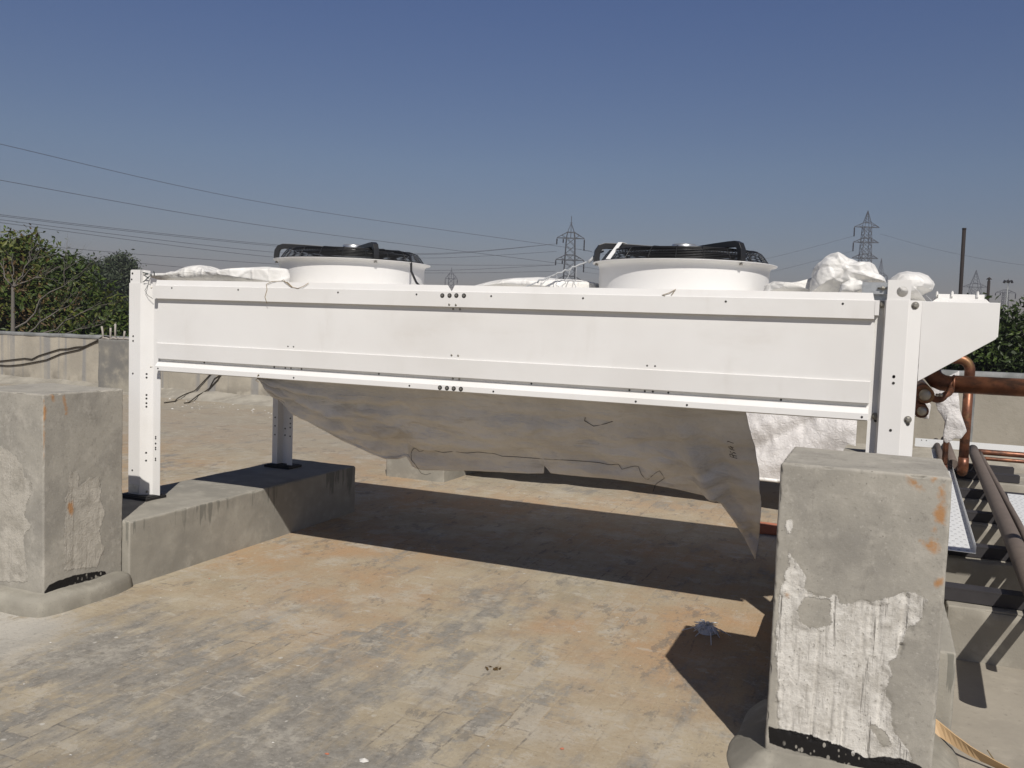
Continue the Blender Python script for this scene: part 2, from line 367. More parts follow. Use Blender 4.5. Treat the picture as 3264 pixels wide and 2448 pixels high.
tcw = nt.nodes.new('ShaderNodeTexCoord'); sx = nt.nodes.new('ShaderNodeSeparateXYZ'); nt.links.new(tcw.outputs['Generated'], sx.inputs[0])
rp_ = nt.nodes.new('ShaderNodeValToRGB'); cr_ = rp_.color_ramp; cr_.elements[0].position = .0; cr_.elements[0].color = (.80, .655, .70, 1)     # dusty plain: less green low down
cr_.elements[1].position = 1.; cr_.elements[1].color = (.42, .42, .55, 1)  # overhead sky, out of frame, dimmed here to weaken fill and deepen shadows
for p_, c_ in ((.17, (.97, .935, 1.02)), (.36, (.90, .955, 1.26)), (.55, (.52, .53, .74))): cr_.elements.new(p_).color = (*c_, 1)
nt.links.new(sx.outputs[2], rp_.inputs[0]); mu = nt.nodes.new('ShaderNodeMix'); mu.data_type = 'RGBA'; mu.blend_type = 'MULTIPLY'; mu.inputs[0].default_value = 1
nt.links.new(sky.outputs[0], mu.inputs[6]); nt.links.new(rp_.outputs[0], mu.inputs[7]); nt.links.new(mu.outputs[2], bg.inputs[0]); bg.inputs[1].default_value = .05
sc.view_settings.view_transform = 'Standard'; sc.view_settings.look = 'None'; sc.view_settings.exposure = 0; sc.view_settings.gamma = 1
sc.cycles.max_bounces = 8

# ------------------------------------------------------------------ setting
GZ = -7.0
def flat(name, lo, hi, z, mat, kind):
    m = MB(); m.add([(lo[0], lo[1], z), (hi[0], lo[1], z), (hi[0], hi[1], z), (lo[0], hi[1], z)], [(0, 1, 2, 3)])
    return tag(m.build(name, mat), kind=kind)
gm = M('dusty_plain_ground'); gn = gm.noise(.02, 6, .6)
flat('ground', (-2600, -2600), (2600, 2600), GZ, gm.done(gm.mix(gn, (.10, .11, .05), (.20, .17, .11)), .95), 'structure')
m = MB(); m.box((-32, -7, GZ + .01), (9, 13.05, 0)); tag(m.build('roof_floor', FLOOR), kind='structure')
APRON = mat_concrete('smooth_cement_apron', (.37, .335, .275), (.30, .272, .225), fine=.6)
m = MB(); m.box((.05, -7, -.05), (9, 12.76, .004)); tag(m.build('cement_apron', APRON), kind='structure')

# ------------------------------------------------------------------ rough concrete blocks
def poly_sd(P, poly):
    P = np.asarray(P, float); poly = np.asarray(poly, float); n = len(poly)
    d = np.full(len(P), 1e9); ins = np.zeros(len(P), bool)
    for i in range(n):
        a = poly[i]; b = poly[(i + 1) % n]; e = b - a; w = P - a
        t = np.clip((w @ e) / max(e @ e, 1e-12), 0, 1)
        d = np.minimum(d, np.linalg.norm(w - t[:, None] * e, axis=1))
        c = ((a[1] > P[:, 1]) != (b[1] > P[:, 1])) & (P[:, 0] < (b[0]-a[0]) * (P[:, 1]-a[1]) / ((b[1]-a[1]) if b[1] != a[1] else 1e-12) + a[0])
        ins ^= c
    return np.where(ins, d, -d)

def rough_block(name, lo, hi, step, r, amp, mat, parent=None, patches=None, taper=0., bottom=False, base=None, chip=1.0, holes=(), relief=1.):
    """rounded, uneven block; patches = {attr: [(axis, side, polygon in the two other coordinates)]}"""
    lo = np.array(lo, float); hi = np.array(hi, float); V = []; F = []; A = {k: [] for k in (patches or {})}
    for ax in range(3):
        o1, o2 = [k for k in range(3) if k != ax]
        n1 = max(2, int((hi[o1]-lo[o1]) / step)); n2 = max(2, int((hi[o2]-lo[o2]) / step))
        for side in (0, 1):
            if ax == 2 and side == 0 and not bottom: continue
            def spaced(a, b, n):
                t = np.linspace(a, b, n + 1); return np.unique(np.concatenate([t, a + r*np.array([.15,.4,.7,1.]), b - r*np.array([.15,.4,.7,1.])]))
            g1 = spaced(lo[o1], hi[o1], n1); g2 = spaced(lo[o2], hi[o2], n2)
            U, Wt = np.meshgrid(g1, g2, indexing='ij'); k = U.size
            p = np.zeros((k, 3)); p[:, o1] = U.ravel(); p[:, o2] = Wt.ravel(); p[:, ax] = (lo, hi)[side][ax]
            for nm in A:
                sd = np.full(k, -.5)
                for (pa, ps, poly) in patches[nm]:
                    if pa == ax and ps == side: sd = np.maximum(sd, poly_sd(p[:, [o1, o2]], poly))
                if nm == 'peel' and ax == 1 and side == 0:
                    for poly in holes: sd = np.minimum(sd, -poly_sd(p[:, [o1, o2]], poly))
                A[nm].append(np.clip(sd, -.5, .5))
            i0 = sum(len(x) for x in V); a, b = len(g1), len(g2)
            ii = (np.arange(a-1)[:, None] * b + np.arange(b-1)[None, :]).ravel() + i0
            q = np.stack([ii, ii + b, ii + b + 1, ii + 1], 1)
            if (side == 0) != (ax == 1): q = q[:, ::-1]
            V.append(p); F.append(q)
    P = np.concatenate(V); F = np.concatenate(F)
    q = np.clip(P, lo + r, hi - r); q[:, 2] = np.clip(P[:, 2], lo[2] if not bottom else lo[2] + r, hi[2] - r)
    d = P - q; ln = np.linalg.norm(d, axis=1, keepdims=True); nrm = d / np.maximum(ln, 1e-9)
    edge = np.clip((np.sort(np.abs(nrm), 1)[:, 1] - .05) * 2, 0, 1)
    P2 = q + nrm * r
    pe = np.concatenate(A['peel']) if 'peel' in A else None
    for i in range(len(P2)):
        x = P2[i]; a = fbm(x * 2.3 + 5, 3) * amp + fbm(x * 11, 3) * amp * .45
        if edge[i] > 0: a -= edge[i] * chip * max(0, fbm(x * 17 + 31, 3) - .12) * (.032 if x[2] > hi[2] - r*1.5 else .010)
        if pe is not None and pe[i] > -.06:
            j = pe[i] + fbm(x * 26, 3) * .02
            if j > 0: a -= relief * (min(j * 60, 1) * .0032 + abs(fbm(x * 38, 4)) * .0022 + max(0, fbm((x[0]*60, x[1]*60, x[2]*2.2), 3) - .22) * .012)
        P2[i] = x + nrm[i] * a
    if taper:
        c = (lo + hi) / 2; t = 1 - taper * (P2[:, 2:3] - lo[2]) / (hi[2] - lo[2]); P2[:, :2] = c[:2] + (P2[:, :2] - c[:2]) * t
    off = np.array(root_loc(parent)) if parent else np.array(base if base else (lo + hi) / 2 * np.array([1, 1, 0]) + np.array([0, 0, lo[2]]))
    me = bpy.data.meshes.new(name); me.from_pydata((P2 - off).tolist(), [], F.tolist()); me.materials.append(mat)
    for nm in A:
        at = me.attributes.new(nm, 'FLOAT', 'POINT'); at.data.foreach_set('value', np.concatenate(A[nm]).astype(np.float32))
    for nm in ('peel', 'stain', 'tar'):
        if nm not in A:
            at = me.attributes.new(nm, 'FLOAT', 'POINT'); at.data.foreach_set('value', np.full(len(P2), -1, np.float32))
    bm = bmesh.new(); bm.from_mesh(me); bmesh.ops.remove_doubles(bm, verts=bm.verts, dist=2e-5); bmesh.ops.recalc_face_normals(bm, faces=bm.faces); bm.to_mesh(me); bm.free()
    me.polygons.foreach_set('use_smooth', [True] * len(me.polygons))
    o = bpy.data.objects.new(name, me); col.objects.link(o)
    if parent: o.parent = parent
    else: o.location = off
    return o

def skirt(parent, lo, hi, w, h, mat, seed=0, name='mortar_skirt', square=False):
    """uneven mortar fillet round the foot of a block"""
    n = 140; ring = []
    x0, y0, x1, y1 = lo[0], lo[1], hi[0], hi[1]; per = 2 * ((x1-x0) + (y1-y0))
    for i in range(n):
        s = per * i / n
        if s < x1-x0: p = (x0 + s, y0, 0, -1)
        elif s < x1-x0+y1-y0: p = (x1, y0 + s - (x1-x0), 1, 0)
        elif s < 2*(x1-x0)+y1-y0: p = (x1 - (s - (x1-x0) - (y1-y0)), y1, 0, 1)
        else: p = (x0, y1 - (s - 2*(x1-x0) - (y1-y0)), -1, 0)
        ring.append(p)
    # smooth the outward direction so that the corners are rounded
    vs = []; prof = [(-.02, 1.0), (.0, .99), (.12, .93), (.3, .80), (.5, .61), (.7, .40), (.85, .22), (.95, .09), (1., .01), (1.02, -.1)]
    if square: prof = [(-.02, 1.), (.0, .99), (.3, .97), (.6, .93), (.82, .84), (.93, .66), (.98, .35), (1.02, .02), (1.03, -.1)]
    for t, z in prof:
        for i in range(n):
            ox = sum(ring[(i+k) % n][2] for k in range(-7, 8)); oy = sum(ring[(i+k) % n][3] for k in range(-7, 8)); l = math.hypot(ox, oy) or 1
            ww = w * (1 + .16 * mn.noise((ring[i][0]*4 + seed, ring[i][1]*4, 3)))
            hh = h * (1 + .10 * mn.noise((ring[i][0]*5 + seed, ring[i][1]*5, 9)))
            x = ring[i][0] + ox/l * (ww if t > 0 else .02) * t; y = ring[i][1] + oy/l * (ww if t > 0 else .02) * t
            vs.append((x, y, max(-.01, hh * z + .004 * fbm((x*16, y*16, z*9), 4))))
    m = MB(); m.add(vs, [(a*n+i, a*n+(i+1) % n, (a+1)*n+(i+1) % n, (a+1)*n+i) for a in range(len(prof)-1) for i in range(n)], 0, True)
    return m.build(name, mat, parent)

# right-hand foreground pillar: outlines of bare patches, bitumen band and rust stains (x, z on its front face)
peelR = [(1,0,p) for p in ( [(-0.261, 0.819), (-0.232, 0.785), (-0.204, 0.755), (-0.198, 0.732), (-0.207, 0.693), (-0.163, 0.671), (-0.106, 0.67), (-0.107, 0.689), (-0.089, 0.687), (-0.083, 0.659), (-0.044, 0.656), (-0.02, 0.679), (0.035, 0.683), (0.084, 0.705), (0.1, 0.721), (0.16, 0.735), (0.186, 0.716), (0.178, 0.651), (0.14, 0.608), (0.119, 0.544), (0.117, 0.506), (0.081, 0.476), (0.105, 0.434), (0.082, 0.383), (0.107, 0.332), (0.106, 0.275), (0.121, 0.232), (0.17, 0.177), (0.181, 0.133), (0.035, 0.117), (-0.032, 0.14), (-0.211, 0.158), (-0.262, 0.162), (-0.27, 0.318), (-0.279, 0.399), (-0.286, 0.535), (-0.288, 0.646), (-0.277, 0.692), (-0.262, 0.756)] , [(-0.276, 0.927), (-0.259, 0.934), (-0.249, 0.904), (-0.256, 0.881), (-0.273, 0.887)] )]
holeR = [(-0.194, 0.661), (-0.11, 0.674), (-0.105, 0.58), (-0.144, 0.559), (-0.174, 0.549), (-0.211, 0.567), (-0.218, 0.609)] , [(0.061, 0.251), (0.092, 0.23), (0.119, 0.193), (0.086, 0.177), (0.063, 0.209), (0.04, 0.247)]
stainR = [(1,0,p) for p in [[(0.207, 1.098), (0.218, 1.108), (0.231, 1.035), (0.231, 0.976), (0.206, 0.99), (0.198, 1.01), (0.21, 1.053)], [(0.159, 0.913), (0.182, 0.912), (0.192, 0.925), (0.211, 0.924), (0.22, 0.896), (0.214, 0.874), (0.191, 0.883)], [(0.198, 0.951), (0.204, 0.965), (0.209, 0.949)], [(0.102, 1.135), (0.127, 1.119), (0.163, 1.089), (0.148, 1.084), (0.121, 1.106)], [(0.083, 1.156), (0.097, 1.154), (0.099, 1.145)], [(0.133, 1.155), (0.159, 1.16), (0.185, 1.158), (0.196, 1.155), (0.174, 1.149)], [(0.185, 1.154), (0.196, 1.159), (0.198, 1.126), (0.187, 1.121)], [(0.21, 0.779), (0.237, 0.796), (0.237, 0.776), (0.221, 0.763)], [(-0.264, 0.665), (-0.256, 0.661), (-0.257, 0.65), (-0.262, 0.651)]] ]

tarR = [(1,0, [(-0.295, 0.167), (-0.234, 0.168), (-0.153, 0.166), (-0.059, 0.153), (-0.015, 0.144), (0.034, 0.127), (0.097, 0.143), (0.147, 0.148), (0.222, 0.133), (0.272, 0.112), (0.274, 0.085), (0.185, 0.075), (0.101, 0.076), (-0.011, 0.083), (-0.091, 0.093), (-0.208, 0.095), (-0.292, 0.106)] )]
t = thing('concrete_pillar', 'stubby grey concrete pillar with orange rust stains and flaking white patches, at the right', 'pillar', (-.03, 3.53, 0), 'stub pillars in front of the unit')
rough_block('pillar_body', (-.305, 3.235, 0), (.245, 3.74, 1.137), .0062, .010, .0032, PILLAR, t, dict(peel=peelR, stain=stainR, tar=tarR), holes=holeR)
skirt(t, (-.30, 3.24), (.24, 3.73), .135, .088, SKIRT, 3)

peelL = [(0,1, [(3.382, 0.715), (3.426, 0.712), (3.449, 0.68), (3.441, 0.63), (3.479, 0.649), (3.517, 0.669), (3.572, 0.661), (3.588, 0.593), (3.58, 0.528), (3.612, 0.47), (3.604, 0.405), (3.58, 0.37), (3.589, 0.289), (3.613, 0.257), (3.557, 0.15), (3.345, 0.19), (3.352, 0.379), (3.36, 0.504), (3.356, 0.58), (3.382, 0.62), (3.374, 0.672)] ),(1,0, [(-4.382, 0.874), (-4.239, 0.836), (-4.178, 0.804), (-4.126, 0.76), (-4.117, 0.699), (-4.057, 0.68), (-4.057, 0.625), (-4.101, 0.546), (-4.11, 0.495), (-4.058, 0.445), (-4.119, 0.388), (-4.111, 0.295), (-4.085, 0.142), (-4.575, 0.069)] )]
stainL = [(0,1,p) for p in [[(3.221, 1.114), (3.24, 1.059), (3.23, 1.005), (3.221, 0.981)], [(3.221, 0.981), (3.226, 0.896), (3.222, 0.793), (3.218, 0.793)], [(3.349, 1.056), (3.36, 1.068), (3.369, 1.03), (3.353, 1.025)], [(3.261, 1.151), (3.278, 1.147), (3.289, 1.104), (3.278, 1.104)], [(3.371, 0.546), (3.404, 0.559), (3.411, 0.507), (3.396, 0.468), (3.374, 0.501)], [(3.338, 1.131), (3.347, 1.131), (3.361, 1.068), (3.354, 1.065)]] ]
tarL = [(0,1, [(3.224, 0.107), (3.26, 0.133), (3.308, 0.142), (3.408, 0.145), (3.529, 0.133), (3.619, 0.117), (3.633, 0.083), (3.529, 0.09), (3.442, 0.093), (3.358, 0.096), (3.292, 0.092), (3.232, 0.083)] )]
t = thing('concrete_pillar', 'stubby grey concrete pillar with a ragged black tar band at its foot, left of the white unit', 'pillar', (-4.25, 3.45, 0), 'stub pillars in front of the unit')
rough_block('pillar_body', (-4.56, 3.22, 0), (-3.97, 3.74, 1.145), .0095, .010, .0035, PILLAR2, t, dict(peel=peelL, stain=stainL, tar=tarL), relief=.35)
skirt(t, (-4.55, 3.225), (-3.975, 3.67), .11, .095, SKIRT, 11, square=True)

# plinths of both units
def plinth(x0, y0, lab, step=.03):
    o = rough_block('concrete_plinth', (x0, y0, 0), (x0 + .665, y0 + 2.36, .381), step, .011, .0035, PLINTH, chip=.5)
    return tag(o, lab, 'plinth', 'concrete plinths under the units')
plinth(-4.585, 3.742, 'long low concrete plinth with dark drip stains under the left legs of the uncovered unit', .02)
plinth(-.325, 3.745, 'grey concrete plinth mostly hidden behind the rust-stained pillar')
plinth(-4.567, 7.66, 'pale concrete plinth in the sun behind the hanging grey cloth')
plinth(-.325, 7.70, 'grey concrete plinth under the right end of the tarpaulin-covered unit')

# ------------------------------------------------------------------ the white condenser unit
YF, YB = 4.243, 5.755
U = thing('condenser_unit', 'long white two-fan rooftop condenser on four legs between two concrete pillars', 'condenser', (-2.15, 5.0, .381))
def front_profile(y, s):  # s=+1 front face looking to -Y, -1 rear
    return [(y + s*.012, 1.79), (y + s*.004, 1.757), (y, 1.755), (y, 1.674), (y + s*.024, 1.672), (y + s*.020, 1.393), (y + s*.013, 1.391), (y + s*.018, 1.294), (y + s*.045, 1.292), (y + s*.045, 1.274), (y + s*.022, 1.270), (y + s*.001, 1.247), (y, 1.219), (y + s*.05, 1.217), (y + s*.05, 1.21)]
def long_panel(y, s, x0, x1):
    P = front_profile(y, s); m = MB()
    for i in range(len(P) - 1):
        a, b = P[i], P[i+1]
        if i == 0:  # notched top flange
            for q in ((x0, -2.178, -2.150, x0), (-2.137, x1 - .012, x1 - .004, -2.150)):
                m.add([(q[0], a[0], a[1]), (q[1], a[0], a[1]), (q[2], b[0], b[1]), (q[3], b[0], b[1])], [(0, 1, 2, 3)])
        elif i in (1, 2): m.add([(x0, a[0], a[1]), (x1, a[0], a[1]), (x1, b[0], b[1]), (x0, b[0], b[1])], [(0, 1, 2, 3)])
        else:
            e = .0 if i < 9 else -.0
            m.add([(x0, a[0], a[1]), (x1, a[0], a[1]), (x1, b[0], b[1]), (x0, b[0], b[1])], [(0, 1, 2, 3)])
    if s > 0:
        for x, z in [(-4.103,1.741),(-3.585,1.739),(-2.873,1.737),(-2.363,1.736),(-1.914,1.736),(-1.404,1.736),(-.692,1.736),(-.171,1.738),(-4.212,1.232),(-3.424,1.232),(-3.169,1.232),(-2.392,1.232),(-1.883,1.232),(-1.107,1.231),(-.852,1.231),(-.061,1.231)]:
            m.disc((x, y, z), .0052, t=.0012, m=1)
        for x, z in [(-3.229,1.413),(-3.189,1.413),(-1.063,1.411),(-1.023,1.411)]: m.disc((x, y + .021, z), .0045, t=.0015, m=1)
        for x, z in [(-3.879,1.284),(-3.345,1.284),(-3.264,1.283),(-3.223,1.283),(-3.147,1.283),(-2.617,1.283),(-1.685,1.283),(-1.154,1.282),(-1.075,1.282),(-1.034,1.282),(-.956,1.282),(-.42,1.282)]: m.disc((x, y + .045, z), .005, t=.0015, m=1)
        for x, z in [(-2.204,1.733),(-2.160,1.734),(-2.119,1.735),(-2.074,1.735),(-2.202,1.233),(-2.159,1.233),(-2.118,1.233),(-2.075,1.233)]:
            m.disc((x, y, z), .0125, t=.0012, n=20, m=1); m.disc((x - .001, y - .001, z + .001), .0068, t=.002, m=2)
        for x, z, dy in [(-2.16,1.686,0),(-2.12,1.685,0),(-2.147,1.412,.021),(-2.107,1.412,.021),(-2.148,1.283,.045),(-2.108,1.283,.045),(-2.148,1.662,.024),(-2.107,1.662,.024)]: m.disc((x, y + dy, z), .006, t=.004, m=2, dome=1)
    return m.build('side_panel', [W, HOLE, BOLT], U, fixn=False)
long_panel(YF, 1, -4.238, -.036); long_panel(YB, -1, -4.238, -.036)
m = MB()  # end returns of the long panels + end walls + coil deck
m.box((-4.237, YF + .05, 1.225), (-4.217, YB - .05, 1.755)); m.box((-.056, YF + .05, 1.225), (-.037, YB - .05, 1.755))
m.box((-4.217, YF + .052, 1.24), (-.056, YB - .052, 1.27), 1); m.build('coil_housing', [W, FIN], U)
m = MB()   # top deck with two round openings closed by the fan shrouds
m.box((-4.236, YF + .016, 1.742), (-.04, YB - .016, 1.7555)); m.build('top_deck', [W], U, .002)
m = MB()   # corner gussets at panel ends
m.box((-.036, YF - .002, 1.69), (-.018, YF + .02, 1.752)); m.prism([(-.018, 1.752), (-.036, 1.752), (-.036, 1.66), (-.018, 1.69)], 1, YF + .0205, YF + .03)
m.build('corner_gusset', W, U)
m = MB(); m.box((-4.262, YF + .001, 1.668), (-4.2385, YF + .004, 1.775)); m.build('corner_gusset', W, U)

def leg_profile(kind):
    y = YF
    if kind == 'R': return [(-.037, y + .052), (.0, y + .052), (.0075, y + .004), (.010, y), (.100, y), (.104, y + .002), (.155, y + .016)]
    return [(-4.4575, y + .02), (-4.457, y), (-4.362, y), (-4.358, y + .002), (-4.304, y + .047), (-4.298, y + .05), (-4.24, y + .05)]
def leg(kind, z0, z1, mirror, holes):
    P = leg_profile(kind); ym = (YF + YB) / 2
    P = [(x, (2*ym - y) if mirror else y) for x, y in P]; s = -1 if mirror else 1
    if kind == 'L' and mirror: P = [(x, y) for x, y in P]
    m = MB(); Q = [(x, y + s*.003) for x, y in P]
    n = len(P); vs = [(x, y, z) for z in (z0, z1) for x, y in P] + [(x, y, z) for z in (z0, z1) for x, y in Q]
    fs = [(i, i+1, n+i+1, n+i) for i in range(n-1)] + [(2*n+i, 3*n+i, 3*n+i+1, 2*n+i+1) for i in range(n-1)]
    fs += [(i, 2*n+i, 2*n+i+1, i+1) for i in range(n-1)] + [(n+i, n+i+1, 3*n+i+1, 3*n+i) for i in range(n-1)]
    fs += [(0, n, 3*n, 2*n), (n-1, 3*n-1, 4*n-1, 2*n-1)]
    m.add(vs, fs)
    for (x, z, dy, nx, ell) in holes:
        yy = (YF + dy); yy = 2*ym - yy if mirror else yy
        d = Vector((nx, -1 if not mirror else 1, 0)).normalized()
        for e in ((-.006, .006) if ell else (0,)): m.disc((x, yy, z + e), .0062 if not ell else .0055, tuple(d), .0015, 10, 1)
    return m.build('leg', [W, HOLE], U, fixn=True)
LH = [(-4.421,1.428,0,0,0),(-4.421,1.398,0,0,0),(-4.422,1.188,0,0,0),(-4.423,.559,0,0,0)] + [(-4.331,z,.0245,.83,0) for z in (1.189,1.166,1.054,1.031,1.001,.978,.679,.628)] + [(-4.276,z,.05,0,e) for z, e in ((.779,1),(.741,0),(.709,1),(.638,1))]
RH = [(.06,1.422,0,0,0),(.06,1.420,0,0,0),(.06,1.392,0,0,0),(.061,1.181,0,0,0)]
def hat_leg(x0, y, holes):
    P = [(x0, y - .05), (x0 + .05, y - .05), (x0 + .064, y), (x0 + .132, y), (x0 + .146, y - .05), (x0 + .195, y - .05)]; m = MB(); n = len(P); Q = [(x, yy + .003) for x, yy in P]
    vs = [(x, yy, z) for z in (.405, 1.767) for x, yy in P] + [(x, yy, z) for z in (.405, 1.767) for x, yy in Q]
    m.add(vs, [(i, i+1, n+i+1, n+i) for i in range(n-1)] + [(2*n+i, 3*n+i, 3*n+i+1, 2*n+i+1) for i in range(n-1)] + [(i, 2*n+i, 2*n+i+1, i+1) for i in range(n-1)] + [(0, n, 3*n, 2*n), (n-1, 3*n-1, 4*n-1, 2*n-1)])
    for (x, z, dy) in holes: m.disc((x, y - dy, z), .0062, t=.0015, n=10, m=1)
    return m.build('leg', [W, HOLE], U)
HB = [(-4.433,z,.05) for z in (.777,.709,.638)] + [(-4.372,z,.0) for z in (.687,.634)] + [(-4.285,z,.05) for z in (.780,.739,.707,.637)]
legs = [leg('L', .405, 1.767, False, LH), leg('R', .405, 1.760, False, RH), hat_leg(-4.458, YB, HB), leg('R', .405, 1.760, True, RH)]
for lg, c in zip(legs, [(-4.37, YF + .03), (.05, YF + .03), (-4.37, YB - .03), (.05, YB - .03)]):
    m = MB(); m.box((c[0] - .115, c[1] - .085, .3825), (c[0] + .125, c[1] + .085, .400)); m.box((c[0] - .10, c[1] - .07, .400), (c[0] + .11, c[1] + .07, .4055))
    m.build('foot_pad', RUBBER, lg, .002)
m = MB(); m.box((-4.45, YF - .002, .412), (-4.366, YF - .0005, .468)); m.build('foot_bracket', GALV, legs[0])
m = MB(); m.disc((-4.325, YF + .028, .425), .008, (.83, -1, 0), .006, 8, dome=1); m.build('bolt', BOLT, legs[0])
for (x, z, dy, nx, lg) in [(-4.319,1.742,.05,0,0), (-4.319,1.235,.05,0,0), (-.005,1.740,.046,-.3,1), (-.005,1.235,.046,-.3,1), (.127,1.738,.0085,.27,1), (.128,1.233,.0085,.27,1)]:
    m = MB(); m.disc((x, YF + dy, z), .0165, (nx, -1, 0), .003, 20); m.disc((x, YF + dy - .003, z), .0125, (nx, -1, 0), .009, 6, dome=1); m.build('bolt', BOLT, legs[lg])
    if z < 1.3:
        m = MB(); m.disc((x + .002, YF + dy - .0008, z - .019), .008, (nx, -1, 0), .0012, 10); m.build('slot_hole', HOLE, legs[lg])
# leg head pieces
m = MB(); m.prism([(-4.452, 1.764), (-4.45, 1.845), (-4.442, 1.852), (-4.366, 1.852), (-4.366, 1.764)], 1, YF + .004, YF + .007)
m.prism([(-4.366, 1.764), (-4.366, 1.852), (-4.312, 1.848), (-4.312, 1.764)], 1, YF + .03, YF + .033)
m.add([(-4.366, YF + .004, 1.764), (-4.366, YF + .033, 1.764), (-4.366, YF + .033, 1.852), (-4.366, YF + .004, 1.852)], [(0, 1, 2, 3)])
m.disc((-4.434, YF + .004, 1.828), .007, t=.001, m=1); m.disc((-4.44, YF + .004, 1.79), .006, t=.001, m=1); m.build('leg_head', [W, HOLE], legs[0])
def holed_plate(x0, x1, z0, z1, cx, cz, rr, y0, y1, mat, parent, name):
    m = MB(); n = 40; vs = []
    for y in (y0, y1):
        for i in range(n):
            a = 2*math.pi*i/n; vs.append((cx + rr*math.cos(a), y, cz + rr*math.sin(a)))
        for i in range(n):
            a = 2*math.pi*i/n; c, s = math.cos(a), math.sin(a)
            t = min([(x1-cx)/c if c > 1e-9 else 1e9, (x0-cx)/c if c < -1e-9 else 1e9, (z1-cz)/s if s > 1e-9 else 1e9, (z0-cz)/s if s < -1e-9 else 1e9])
            vs.append((cx + c*t, y, cz + s*t))
    fs = []
    for i in range(n):
        j = (i+1) % n
        fs += [(i, n+i, n+j, j), (2*n+i, 2*n+j, 3*n+j, 3*n+i), (i, j, 2*n+j, 2*n+i), (n+i, 3*n+i, 3*n+j, n+j)]
    m.add(vs, fs)
    for xx, zz in ((x0, z0), (x1, z0), (x1, z1), (x0, z1)):   # corners cut by the polar outline
        k = min(range(n), key=lambda i: (vs[n+i][0]-xx)**2 + (vs[n+i][2]-zz)**2)
        a = vs[n+k]; b = vs[n+(k+1) % n]; c = vs[n+(k-1) % n]
        m.add([(xx, y0, zz), a, b, c], [(0, 1, 2), (0, 3, 1)])
    return m.build(name, mat, parent)
holed_plate(.012, .105, 1.758, 1.848, .072, 1.797, .0235, YF + .004, YF + .007, W, legs[1], 'lifting_plate')
m = MB(); m.prism([(.105, 1.758), (.105, 1.848), (.107, 1.848), (.107, 1.758)], 1, YF + .004, YF + .07); m.build('plate_return', W, legs[1])
m = MB(); m.box((-.095, YF + .03, 1.786), (.012, YF + .033, 1.838)); m.build('galvanised_bracket', GALV, legs[1])
m = MB(); m.tube([(-.03, YF + .025, 1.812), (.008, YF + .025, 1.812)], .004, 8); m.tube([(-.012, YF + .025, 1.812), (-.004, YF + .025, 1.812)], .010, 6, smooth=False); m.build('bolt', BOLT, legs[1])
m = MB(); m.box((-.06, YF + .055, 1.757), (.01, YF + .058, 1.786)); m.build('end_strip', GALV, U)

# end box over the headers
m = MB()
pf = [(.1545, 1.757), (.457, 1.757), (.4545, 1.612), (.449, 1.602), (.157, 1.404)]
m.prism(pf, 1, YF + .0155, YF + .019); m.prism(pf, 1, YB - .019, YB - .0155)
m.box((.108, YF + .0195, 1.7535), (.4575, YB - .0195, 1.7575)); m.box((.454, YF + .0195, 1.61), (.4575, YB - .0195, 1.753)); eb = m.build('header_cover', W, U, .0015)
m = MB(); m.prism([(.20, 1.762), (.475, 1.762), (.445, 1.79), (.235, 1.79)], 1, 4.72, 5.12); m.box((.24, 4.74, 1.79), (.44, 5.1, 1.812)); m.build('hatch_cap', W, eb, .002)
for x, y in ((.238, 4.80), (.301, 4.735), (.372, 5.12), (.41, 4.735)):
    m = MB(); m.tube([(x, y, 1.80), (x, y, 1.822)], .006, 6, smooth=False); m.tube([(x, y, 1.822), (x, y, 1.827)], .004, 6); m.build('knob', W, eb)

